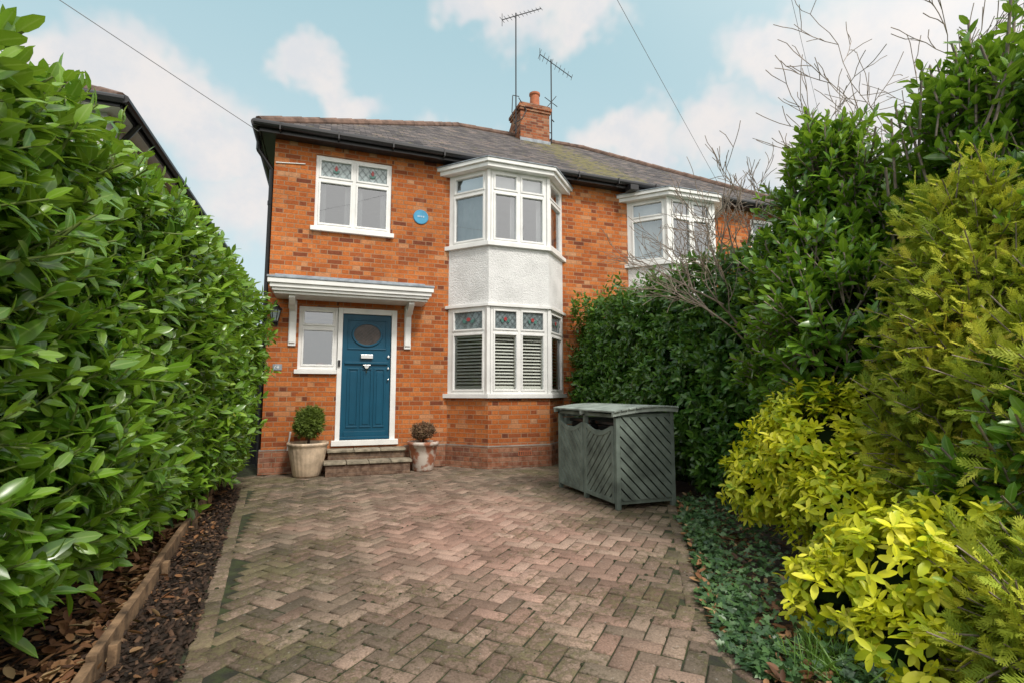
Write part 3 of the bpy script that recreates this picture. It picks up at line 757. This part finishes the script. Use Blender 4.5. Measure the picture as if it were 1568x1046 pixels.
# timber edging
def ex(y): return -.88-(y-2.73)*(.42/5.17)
t=M(); yy=0.3
while yy<7.6:
    L=1.2; y2=min(yy+L,7.7)
    t.T=None
    h_=.115+random.uniform(-.015,.012)
    a=(ex(yy)+random.uniform(-.01,.01),yy);b2=(ex(y2-.01)+random.uniform(-.01,.01),y2-.01)
    t.extrude([(a[0]-.02,a[1],-.02),(a[0]+.02,a[1],-.02),(a[0]+.02,a[1],h_),(a[0]-.02,a[1],h_)],(b2[0]-a[0],b2[1]-a[1],0))
    t.box(a[0]+.024,a[0]+.06,a[1]+.1,a[1]+.15,-.02,h_-.01)
    yy=y2
t.make('timber_edging',[plain('weathered_timber',(.24,.15,.082),.85,.4,9,.5,50)],bevel=.004)

# bark mulch + fallen leaves
n=10000; y_=rng.uniform(.5,7.6,n); x_=np.array([rng.uniform(ex(v)-.55,max(ex(v)+.05,float(DL(v))+.03)) for v in y_])
hgt=.03*np.sin(np.clip((x_-(np.array([ex(v) for v in y_])))/.3,0,1)*3.14)
P=np.c_[x_,y_,rng.uniform(-.01,.03,n)+hgt]; Y=nrm(np.c_[rng.normal(0,1,(n,2)),rng.normal(0,.35,n)]); Nn=nrm(np.c_[rng.normal(0,.4,(n,2)),np.ones(n)])
m_mulch=leaf_mat('bark_mulch',[(0,(.016,.011,.008)),(.6,(.045,.027,.019)),(.9,(.10,.055,.035)),(1,(.2,.12,.07))],(.03,.02,.015),0,.8,0,.3)
scatter('bark_mulch',chip_tpl(),P,Y,Nn,rng.uniform(.018,.048,n),np.c_[rng.random(n),np.zeros(n)],[m_mulch],smooth=False)
LT=leaf_tpl(.42,.05,.16)
n=2300; y_=rng.uniform(.8,7.6,n); x_=np.array([ex(v)-.03-abs(rng.normal(.12,.16)) if rng.random()<.92 else rng.uniform(ex(v),max(ex(v)+.05,float(DL(v))-.05)) for v in y_])
P=np.c_[x_,y_,rng.uniform(.02,.08,n)]
n2=1200; y2=rng.uniform(1.2,5,n2); x2=DR(y2)+rng.exponential(.35,n2)-.04; P=np.concatenate([P,np.c_[x2,y2,rng.uniform(0,.03,n2)]]); n=len(P)
Y=nrm(np.c_[rng.normal(0,1,(n,2)),rng.normal(0,.2,n)]); Nn=nrm(np.c_[rng.normal(0,.35,(n,2)),np.ones(n)])
m_dry=leaf_mat('dry_leaves',[(0,(.08,.04,.025)),(.4,(.19,.085,.04)),(.8,(.30,.16,.08)),(1,(.38,.28,.16))],(.2,.1,.05),0,.6,.05,.3)
scatter('fallen_leaves',leaf_tpl(.45,.12,-.2),P,Y,Nn,rng.uniform(.04,.085,n),np.c_[rng.random(n),np.zeros(n)],[m_dry])

# ---------------------------------------------------------------- foliage
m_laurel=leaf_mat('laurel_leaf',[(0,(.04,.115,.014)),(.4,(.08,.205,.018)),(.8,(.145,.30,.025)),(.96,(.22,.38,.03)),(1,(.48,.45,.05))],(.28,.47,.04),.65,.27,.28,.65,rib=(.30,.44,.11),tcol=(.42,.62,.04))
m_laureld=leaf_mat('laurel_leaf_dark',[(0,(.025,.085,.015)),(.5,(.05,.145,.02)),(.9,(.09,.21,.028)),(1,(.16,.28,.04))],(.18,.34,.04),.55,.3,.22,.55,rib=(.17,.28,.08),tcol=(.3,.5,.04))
m_gold=leaf_mat('choisya_leaf',[(0,(.16,.33,.02)),(.3,(.44,.54,.022)),(.65,(.72,.72,.03)),(1,(.84,.80,.13))],(.84,.82,.11),.6,.4,.28,.35,tcol=(.85,.85,.04))
m_thuja=leaf_mat('thuja_spray',[(0,(.14,.24,.035)),(.35,(.30,.40,.045)),(.75,(.50,.54,.06)),(.93,(.66,.58,.10)),(1,(.48,.27,.08))],(.74,.70,.11),.6,.6,.35,.2,tcol=(.7,.78,.07))
m_ivy=leaf_mat('ivy_leaf',[(0,(.025,.065,.028)),(.6,(.055,.125,.045)),(1,(.10,.19,.07))],(.12,.2,.08),.2,.4,.12,.5,rib=(.16,.24,.13))

def core_blob(name,shape,parent):  # added dark lumps hidden behind the leaves, stop light passing through
    mm=M()
    for (c,r) in shape:
        n=14; prof=[(math.sin(math.pi*i/8),-math.cos(math.pi*i/8)) for i in range(1,8)]
        pts=[];
        for (rr,zz) in prof:
            for k in range(n):
                t=2*math.pi*k/n; j=random.uniform(.85,1.1)
                pts.append((c[0]+r[0]*rr*math.cos(t)*j,c[1]+r[1]*rr*math.sin(t)*j,max(.02,c[2]+r[2]*zz*j)))
        fs=[(q*n+i,q*n+(i+1)%n,(q+1)*n+(i+1)%n,(q+1)*n+i) for q in range(6) for i in range(n)]+[list(range(n))[::-1],[6*n+i for i in range(n)]]
        mm.add(pts,fs)
    return mm.make(name,[m_core],parent)
def sn(a,b,s):
    return (np.sin(a*2.1+s)*np.cos(b*2.7-s*1.7)+.6*np.sin(a*4.7-b*3.1+s*2.3)+.4*np.cos(a*8.3+b*7.1+s))/2
def stems(P,D,L,r,name,parent,mat):
    V=np.array([(-.5,0,-.3),(.5,0,-.3),(0,0,.5),(-.35,1,-.2),(.35,1,-.2),(0,1,.35)]); F=[(0,1,4,3),(1,2,5,4),(2,0,3,5)]
    V=V*np.array([r*2,1,r*2]); n=len(P)
    scatter(name,(V,F,np.zeros(6)),P,D,UP+rng.normal(0,.1,(n,3)),np.asarray(L)*np.ones(n),np.zeros((n,2)),[mat],parent)

# left laurel hedge
hl=empty('laurel_hedge')
TZ=([1,2.2,2.7,3.3,4.6,6,8],[2.05,2.22,2.34,2.40,2.54,2.60,2.60])
def left_face(y,z):
    base=-1.10+(y-2.2)*.035
    return base-.25*np.clip(1-z/.8,0,1)**1.2-.35*np.clip((z-2.2)/.45,0,1)**2+.14*sn(y,z,1.3)
n=2500
y_=1.0+6.65*rng.random(n)**1.15; topz=np.interp(y_,*TZ)+.08*sn(y_*2,y_,4)
z_=.22+(topz-.22)*rng.random(n)
x_=left_face(y_,z_)-rng.exponential(.09,n)
P=np.c_[x_,y_,z_]; D=np.c_[.7+rng.normal(0,.32,n),rng.normal(-.1,.42,n),.6+rng.normal(0,.38,n)+np.clip((z_-topz+.4)*1.2,0,1)]
n2=650; y2=rng.uniform(1,7.65,n2); t2=np.interp(y2,*TZ); P2=np.c_[rng.uniform(-2.1,-1.15,n2),y2,t2-.02+rng.normal(0,.1,n2)]; D2=np.c_[rng.normal(.1,.35,n2),rng.normal(0,.35,n2),np.ones(n2)]
n3=300; z3=rng.uniform(.2,2.5,n3); P3=np.c_[rng.uniform(-2,-1.0,n3),7.6+rng.normal(0,.05,n3),z3]; D3=np.c_[rng.normal(.2,.4,n3),np.ones(n3)*.7,rng.normal(.5,.3,n3)]
n4=250; P4=np.c_[rng.uniform(-2.1,-1.1,n4),1.0+rng.normal(0,.05,n4),rng.uniform(.2,2.0,n4)]; D4=np.c_[rng.normal(.2,.4,n4),-np.ones(n4)*.7,rng.normal(.5,.3,n4)]
P=np.concatenate([P,P2,P3,P4]);D=nrm(np.concatenate([D,D2,D3,D4])); L=rng.uniform(.12,.28,len(P))
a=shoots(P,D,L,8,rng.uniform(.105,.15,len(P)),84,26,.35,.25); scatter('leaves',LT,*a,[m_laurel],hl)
stems(P-D*.08,D,L+.08,.02,'stems',hl,plain('green_stem',(.16,.22,.05),.6))
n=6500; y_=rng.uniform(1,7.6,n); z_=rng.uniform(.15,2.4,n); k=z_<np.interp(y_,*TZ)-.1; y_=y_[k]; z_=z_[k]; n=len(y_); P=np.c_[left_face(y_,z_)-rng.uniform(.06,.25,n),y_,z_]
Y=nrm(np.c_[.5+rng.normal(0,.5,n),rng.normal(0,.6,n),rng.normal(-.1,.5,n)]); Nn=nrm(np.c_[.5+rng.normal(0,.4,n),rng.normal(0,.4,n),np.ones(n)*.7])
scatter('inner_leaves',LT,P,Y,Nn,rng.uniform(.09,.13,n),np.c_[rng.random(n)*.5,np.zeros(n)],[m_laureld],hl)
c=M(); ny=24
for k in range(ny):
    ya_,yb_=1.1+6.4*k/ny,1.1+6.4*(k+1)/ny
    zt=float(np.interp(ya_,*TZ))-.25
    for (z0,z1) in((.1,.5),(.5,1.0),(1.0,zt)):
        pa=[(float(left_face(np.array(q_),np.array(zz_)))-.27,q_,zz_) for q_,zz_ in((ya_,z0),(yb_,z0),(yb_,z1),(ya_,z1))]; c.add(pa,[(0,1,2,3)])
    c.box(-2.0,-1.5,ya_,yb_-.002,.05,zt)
c.make('core',[m_core],hl)  # added dark backing behind the hedge leaves, blocks light and view
c=M()
for k in range(16):
    yy=1.3+k*.4; x=-1.55+random.uniform(-.1,.1); p=Vector((x,yy,0))
    for j in range(3):
        q=p+Vector((random.uniform(-.05,.18),random.uniform(-.12,.12),.5)); c.tube(p,q,.03-.007*j,.023-.007*j,6); p=q
c.make('trunks',[m_bark],hl)

# right laurel hedge (by house)
hr=empty('laurel_hedge')
def right_face(y,z):
    return np.interp(y,[3.4,4.4,8.3],[3.9,3.98,4.32])+.12*np.clip((z-2.2)/.45,0,1)**2+.10*np.clip(1-z/.6,0,1)+.12*sn(y+2,z,2.1)
n=2000; y_=rng.uniform(3.3,8.3,n); tz=2.60+.10*sn(y_*2,y_,7); z_=.15+(tz-.15)*rng.random(n)
P=np.c_[right_face(y_,z_)+rng.exponential(.06,n),y_,z_]; D=np.c_[-.65+rng.normal(0,.35,n),rng.normal(-.25,.45,n),.5+rng.normal(0,.4,n)+np.clip((z_-tz+.4)*1.5,0,1.2)]
n2=450; P2=np.c_[rng.uniform(4.1,5.2,n2),rng.uniform(3.3,8.3,n2),2.60+rng.normal(0,.1,n2)]; D2=np.c_[rng.normal(-.1,.4,n2),rng.normal(0,.4,n2),np.ones(n2)]
n3=200; P3=np.c_[rng.uniform(4.25,5.2,n3),8.3+rng.normal(0,.04,n3),rng.uniform(.2,2.6,n3)]; D3=np.c_[rng.normal(-.3,.4,n3),np.ones(n3)*.3,rng.normal(.5,.3,n3)]
P=np.concatenate([P,P2,P3]);D=nrm(np.concatenate([D,D2,D3])); L=rng.uniform(.10,.24,len(P))
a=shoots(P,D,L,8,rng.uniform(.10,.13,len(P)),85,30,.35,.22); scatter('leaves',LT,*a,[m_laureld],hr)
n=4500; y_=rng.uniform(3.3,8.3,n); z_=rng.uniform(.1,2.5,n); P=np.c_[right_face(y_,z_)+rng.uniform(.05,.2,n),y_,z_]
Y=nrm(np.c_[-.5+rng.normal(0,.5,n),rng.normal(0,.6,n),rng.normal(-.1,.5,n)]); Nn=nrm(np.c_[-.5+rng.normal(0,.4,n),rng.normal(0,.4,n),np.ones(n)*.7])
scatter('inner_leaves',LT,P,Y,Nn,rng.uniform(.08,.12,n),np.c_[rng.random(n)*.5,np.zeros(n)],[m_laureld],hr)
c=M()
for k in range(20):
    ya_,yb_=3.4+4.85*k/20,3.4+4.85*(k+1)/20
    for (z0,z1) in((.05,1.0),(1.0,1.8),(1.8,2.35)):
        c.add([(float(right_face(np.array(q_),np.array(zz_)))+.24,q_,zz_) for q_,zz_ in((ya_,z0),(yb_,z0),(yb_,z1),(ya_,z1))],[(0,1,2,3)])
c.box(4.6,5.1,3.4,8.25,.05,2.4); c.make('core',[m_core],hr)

def blob(cs,per,bias=.55,inn=.72):
    PP=[];DD=[]
    for (c,r) in cs:
        c=np.array(c);r=np.array(r); area=r[0]*r[1]+r[1]*r[2]+r[0]*r[2]; n=int(per*area)
        d=nrm(rng.normal(0,1,(n,3))); rr=rng.uniform(inn,1.0,n)*(1+.14*sn(d[:,0]*3,d[:,2]*3,c[0]))
        p=c+d*r*rr[:,None]; k=p[:,2]>.05
        PP.append(p[k]); DD.append((d*.7+UP*bias+rng.normal(0,.3,(n,3)))[k])
    return np.concatenate(PP),nrm(np.concatenate(DD))
# tall laurel
tl=empty('laurel_shrub')
cs=[((4.2,3.3,1.6),(.58,.6,1.25)),((4.28,3.25,2.75),(.36,.42,.80)),((4.75,2.6,1.9),(.75,.7,1.05)),((4.5,1.9,1.8),(.7,.6,1.15)),((4.55,2.15,2.85),(.38,.38,.75)),((3.72,2.75,1.55),(.42,.40,.62)),((3.85,3.0,2.0),(.35,.35,.5)),((4.2,1.2,1.6),(.7,.6,1.1)),((3.25,1.38,.72),(.42,.33,.5)),((4.75,1.6,2.9),(.45,.5,.7))]
P,D=blob(cs,320,.75); L=rng.uniform(.14,.34,len(P))
n=140; lp=np.c_[rng.uniform(4.0,5.0,n),rng.uniform(1.3,3.5,n),np.zeros(n)]; lp[:,2]=np.interp(lp[:,1],[1.3,1.9,2.3,2.6,2.85,3.4],[3.3,3.45,3.3,2.75,2.95,3.4])-abs(lp[:,0]-4.45)*.5+rng.uniform(-.3,.25,n)
P=np.concatenate([P,lp]); D=np.concatenate([D,nrm(np.c_[rng.normal(-.05,.22,n),rng.normal(0,.22,n),np.ones(n)])]); L=np.concatenate([L,rng.uniform(.3,.5,n)])
a=shoots(P,D,L,11,rng.uniform(.115,.15,len(P)),78,22,.35,.24); scatter('leaves',LT,*a,[m_laurel],tl)
stems(P-D*.1,D,L+.12,.02,'stems',tl,m_bark)
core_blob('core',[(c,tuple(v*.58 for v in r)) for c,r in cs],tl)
# golden thuja
th=empty('golden_conifer')
cs=[((3.6,1.9,.8),(.46,.42,.8)),((3.66,1.9,1.5),(.38,.36,.6)),((3.76,1.9,2.0),(.26,.26,.48)),((2.85,1.15,.28),(.5,.32,.33)),((3.4,1.3,1.0),(.42,.4,.7))]
P,D=blob(cs,1050,.35,.5); L=rng.uniform(.12,.34,len(P))
a=shoots(P,D,L,7,rng.uniform(.09,.15,len(P)),60,15,.5,.4); scatter('sprays',frond_tpl(),*a,[m_thuja],th,smooth=False)
core_blob('core',[(c,tuple(v*.42 for v in r)) for c,r in cs],th)
stems(P-D*.1,D,L+.1,.012,'twigs',th,m_bark)
# choisya
ch=empty('choisya_shrub')
GT=leaf_tpl(.40,.05,.18,st=((0,.1),(.3,.8),(.6,1),(.88,.6),(1,.1)))
cs=[((3.40,2.78,.76),(.44,.42,.50)),((3.10,2.4,.42),(.34,.32,.38)),((3.62,2.6,1.05),(.32,.32,.28)),((3.25,3.15,.5),(.28,.3,.32)),((2.95,2.1,.25),(.3,.25,.25))]
P,D=blob(cs,720,.45,.66); L=rng.uniform(.03,.10,len(P))
a=shoots(P,D,L,8,rng.uniform(.06,.095,len(P)),92,45,.3,.28); scatter('leaves',GT,*a,[m_gold],ch)
core_blob('core',[(c,tuple(v*.55 for v in r)) for c,r in cs],ch)
ch2=empty('choisya_shrub')
cs=[((2.62,1.72,.34),(.33,.30,.32)),((2.84,1.6,.5),(.25,.25,.22)),((2.42,1.95,.2),(.2,.2,.18)),((2.35,1.55,.14),(.2,.2,.14))]
P,D=blob(cs,640,.5,.6); L=rng.uniform(.03,.10,len(P))
a=shoots(P,D,L,8,rng.uniform(.06,.095,len(P)),92,45,.3,.28); scatter('leaves',GT,*a,[m_gold],ch2)
core_blob('core',[(c,tuple(v*.5 for v in r)) for c,r in cs],ch2)
# ivy ground cover
n=6500; y_=1.5+3.4*rng.random(n); off=rng.exponential(.26,n); x_=DR(y_)-.03+.09*sn(y_*3,y_,1)+off; hz=.02+.16*np.clip(off/.5,0,1)*rng.random(n)
keep=rng.random(n)<np.clip(.55+.7*sn(x_*3,y_*3,2.2),.12,1); x_=x_[keep]; y_=y_[keep]; hz=hz[keep]; n=len(x_)
P=np.c_[x_,y_,hz]; Y=nrm(np.c_[-.6+rng.normal(0,.6,n),rng.normal(-.2,.7,n),rng.normal(0,.3,n)]); Nn=nrm(np.c_[-.3+rng.normal(0,.4,n),-.3+rng.normal(0,.4,n),np.ones(n)])
scatter('ivy',ivy_tpl(),P,Y,Nn,rng.uniform(.03,.055,n),np.c_[rng.random(n),np.zeros(n)],[m_ivy])
# grass tuft
n=300; P=np.c_[rng.normal(2.12,.09,n),rng.normal(1.72,.08,n),np.zeros(n)]; Y=nrm(np.c_[rng.normal(0,.5,(n,2)),np.ones(n)]); 
scatter('grass',leaf_tpl(.035,.01,.5),P,Y,nrm(np.c_[rng.normal(0,1,(n,2)),np.full(n,.3)]),rng.uniform(.08,.18,n),np.c_[rng.random(n),rng.random(n)],[leaf_mat('grass_blade',[(0,(.06,.14,.02)),(1,(.14,.28,.04))],(.2,.35,.04),.3)])

# bare shrubs
def bare(name,starts,depth,L0,r0,pr=.75,rmin=.0025):
    mm=M()
    def grow(p,d,L,r,k):
        q=p
        for _ in range(3):
            d=(d+Vector((random.gauss(0,.16),random.gauss(0,.16),random.gauss(.03,.12)))).normalized(); q2=q+d*L/3; mm.tube(q,q2,max(rmin,r),max(rmin,r*.85),4 if k<2 else 5); r*=.85; q=q2
            if k>0 and random.random()<pr:
                s=Vector((random.gauss(0,1),random.gauss(0,1),random.gauss(0,.6))).normalized(); grow(q,(d+s*.8).normalized(),L*.65,r*.65,k-1)
        if k>0: grow(q,d,L*.75,r*.8,k-1)
    for p,d in starts: grow(Vector(p),Vector(d).normalized(),L0,r0,depth)
    mm.make(name,[m_bark])
bare('bare_shrub',[((4.05,4.1,2.35),(-.1,-.1,1)),((3.8,3.9,1.85),(-.6,-.2,.6)),((4.1,4.4,2.4),(.1,.1,1)),((3.8,4.1,2.1),(-.6,.2,.35)),((4.05,3.9,2.4),(.15,-.1,1)),((3.85,4.3,2.0),(-.5,.1,.8)),((3.95,4.0,2.4),(-.3,0,1)),((3.75,3.8,1.7),(-.5,0,.5)),((3.85,4.6,2.2),(-.3,.1,1)),((3.95,4.2,2.3),(-.05,.0,1))],3,.56,.011,.85,.003)
bare('bare_tree',[((5.4,2.9,0),(0,0,1)),((5.5,2.9,2.2),(.1,-.1,1)),((5.3,3.1,2.4),(-.1,.15,1)),((5.9,2.7,2.4),(.1,.1,1)),((5.6,3.2,2.6),(0,.1,1))],4,1.1,.018,.85,.0035)

# ---------------------------------------------------------------- pots
def pottedA():
    e=empty('potted_conifer'); q=M(); c=(-.22,8.12,0)
    q.lathe([(.17,0),(.19,.03),(.235,.25),(.262,.40),(.265,.44),(.285,.455),(.285,.49),(.25,.49),(.245,.42)],c=c,n=96,rib=.012,nr=24)
    q.make('glazed_pot',[plain('cream_glaze',(.58,.45,.32),.45,.22,7,.2,30)],e,smooth=True)
    q=M(); q.lathe([(.02,0),(.245,.0)],c=(c[0],c[1],.44),n=20); q.tube((c[0],c[1],.4),(c[0]+.02,c[1],.66),.02,.015); q.make('soil_and_stem',[m_soil],e)
    P,D=blob([((c[0]+.01,c[1],.77),(.17,.17,.19)),((c[0]+.08,c[1],.86),(.09,.09,.1)),((c[0]-.07,c[1]-.03,.7),(.1,.1,.09))],9000,.5,.4); a=shoots(P,D,.06,5,.05,55,15,.5,.3)
    scatter('foliage',frond_tpl(),*a,[leaf_mat('pot_conifer',[(0,(.08,.13,.02)),(1,(.20,.28,.045))],(.28,.34,.07),.4,.6)],e,smooth=False)
pottedA()
def pottedB():
    e=empty('potted_topiary'); q=M(); c=(1.47,8.13,0)
    q.lathe([(.15,0),(.16,.02),(.20,.24),(.222,.39),(.24,.395),(.245,.45),(.215,.45),(.205,.40)],c=c,n=48)
    m,nt,b=new_mat('limed_terracotta'); o=obj(nt)
    cc=mix(nt,mrange(nt,noise(nt,o,4.5,4,.6),.46,.60),(.33,.12,.06),(.60,.53,.46)); setp(nt,b,cc,.85,bump(nt,noise(nt,o,40,4),.3,.01))
    q.make('terracotta_pot',[m],e,smooth=True)
    q=M(); q.lathe([(.02,0),(.2,.0)],c=(c[0],c[1],.405),n=20); q.tube((c[0],c[1],.38),(c[0],c[1],.6),.012); q.make('soil_and_stem',[m_soil],e)
    P,D=blob([((c[0],c[1],.61),(.18,.16,.11)),((c[0]-.07,c[1],.57),(.1,.1,.08))],8500,.4,.5); a=shoots(P,D,.04,5,.034,70,30,.4,.3)
    scatter('foliage',GT,*a,[leaf_mat('topiary_leaf',[(0,(.09,.06,.04)),(.6,(.19,.12,.08)),(1,(.18,.16,.08))],(.28,.16,.11),.4,.6,.15,.3,tcol=(.3,.2,.1))],e)
pottedB()

# ---------------------------------------------------------------- world
world=bpy.data.worlds.new('World'); scene.world=world; world.use_nodes=True; nt=world.node_tree; bg=nt.nodes['Background']
SE,SA=math.radians(48),math.radians(163)
dirv=Vector((math.sin(SA)*math.cos(SE),math.cos(SA)*math.cos(SE),math.sin(SE)))
sky=nt.nodes.new('ShaderNodeTexSky'); sky.sky_type='NISHITA'; sky.sun_disc=False; sky.sun_elevation=SE; sky.sun_rotation=SA
g=node(nt,'ShaderNodeTexCoord',out=0)
base=mix(nt,.78,S(nt,sky.outputs[0]),(4.5,6.9,7.5))
x,y,z=sep(nt,g)
haze=mrange(nt,z,.75,.10); base=mix(nt,haze*.7,base,(6.9,7.9,8.2))
wv=noise(nt,g,5,4,.6,out=1)
vm=nt.nodes.new('ShaderNodeVectorMath'); vm.operation='MULTIPLY_ADD'; put(nt,vm.inputs[0],wv); vm.inputs[1].default_value=(.28,.28,.28); vm.inputs[2].default_value=(-.14,-.14,-.14)
va=nt.nodes.new('ShaderNodeVectorMath'); va.operation='ADD'; nt.links.new(g.k,va.inputs[0]); nt.links.new(vm.outputs[0],va.inputs[1]); gw=S(nt,va.outputs[0])
cl=[((-.32,1.12,.56),.11),((-.46,1.17,.58),.10),((-.25,1.10,.50),.11),((-.03,1.02,.60),.09),((.05,1.0,.55),.08),((.33,.87,.76),.12),((.24,.88,.74),.08),((.42,.84,.72),.09),((.82,.70,.66),.10),((.99,.64,.66),.16),((1.18,.56,.70),.18),((.71,.76,.50),.12),((.55,.82,.48),.10),((.9,.68,.46),.18),((.25,.95,.42),.14),((-.1,1.05,.38),.16)]
mask=None
for c,rad in cl:
    v=Vector(c).normalized()
    d=nt.nodes.new('ShaderNodeVectorMath'); d.operation='SUBTRACT'; nt.links.new(gw.k,d.inputs[0]); d.inputs[1].default_value=v
    s2=nt.nodes.new('ShaderNodeVectorMath'); s2.operation='MULTIPLY'; nt.links.new(d.outputs[0],s2.inputs[0]); s2.inputs[1].default_value=(1,1,1.7)
    ln_=nt.nodes.new('ShaderNodeVectorMath'); ln_.operation='LENGTH'; nt.links.new(s2.outputs[0],ln_.inputs[0])
    k=mrange(nt,S(nt,ln_.outputs['Value']),rad*1.4,rad*.25)
    mask=k if mask is None else mask.op('MAXIMUM',k)
fine=noise(nt,g,11,6,.65)
mask=mrange(nt,mask+(fine-.5)*.7,.12,.95)
ccol=mix(nt,mrange(nt,fine,.35,.65),(8.6,7.9,7.6),(7.3,7.2,7.4))
col=mix(nt,mask*.85,base,ccol)
dt=nt.nodes.new('ShaderNodeVectorMath'); dt.operation='DOT_PRODUCT'; nt.links.new(g.k,dt.inputs[0]); dt.inputs[1].default_value=dirv
col=mix(nt,mrange(nt,S(nt,dt.outputs['Value']),.0,1)*.9,col,(16,15,14))
col=mix(nt,mrange(nt,z,.72,.98)*.6,col,(12,12,12))
put(nt,bg.inputs[0],col); bg.inputs[1].default_value=.108
sun=bpy.data.lights.new('sun','SUN'); sun.energy=2.7; sun.angle=math.radians(10); sun.color=(1,.95,.88)
so=bpy.data.objects.new('sun',sun); scene.collection.objects.link(so)
so.rotation_euler=dirv.to_track_quat('Z','Y').to_euler()
# camera
cam=bpy.data.cameras.new('camera'); co=bpy.data.objects.new('camera',cam); scene.collection.objects.link(co)
co.location=(0,0,1.21); co.rotation_euler=(math.radians(95.7),0,math.radians(-20)); cam.lens=17.9; cam.sensor_width=36; cam.clip_end=500; cam.clip_start=.05
scene.camera=co
scene.view_settings.view_transform='Standard'; scene.view_settings.look='None'; scene.view_settings.exposure=0
print('TOTAL', sum(len(o.data.polygons) for o in bpy.data.objects if o.type=='MESH'))
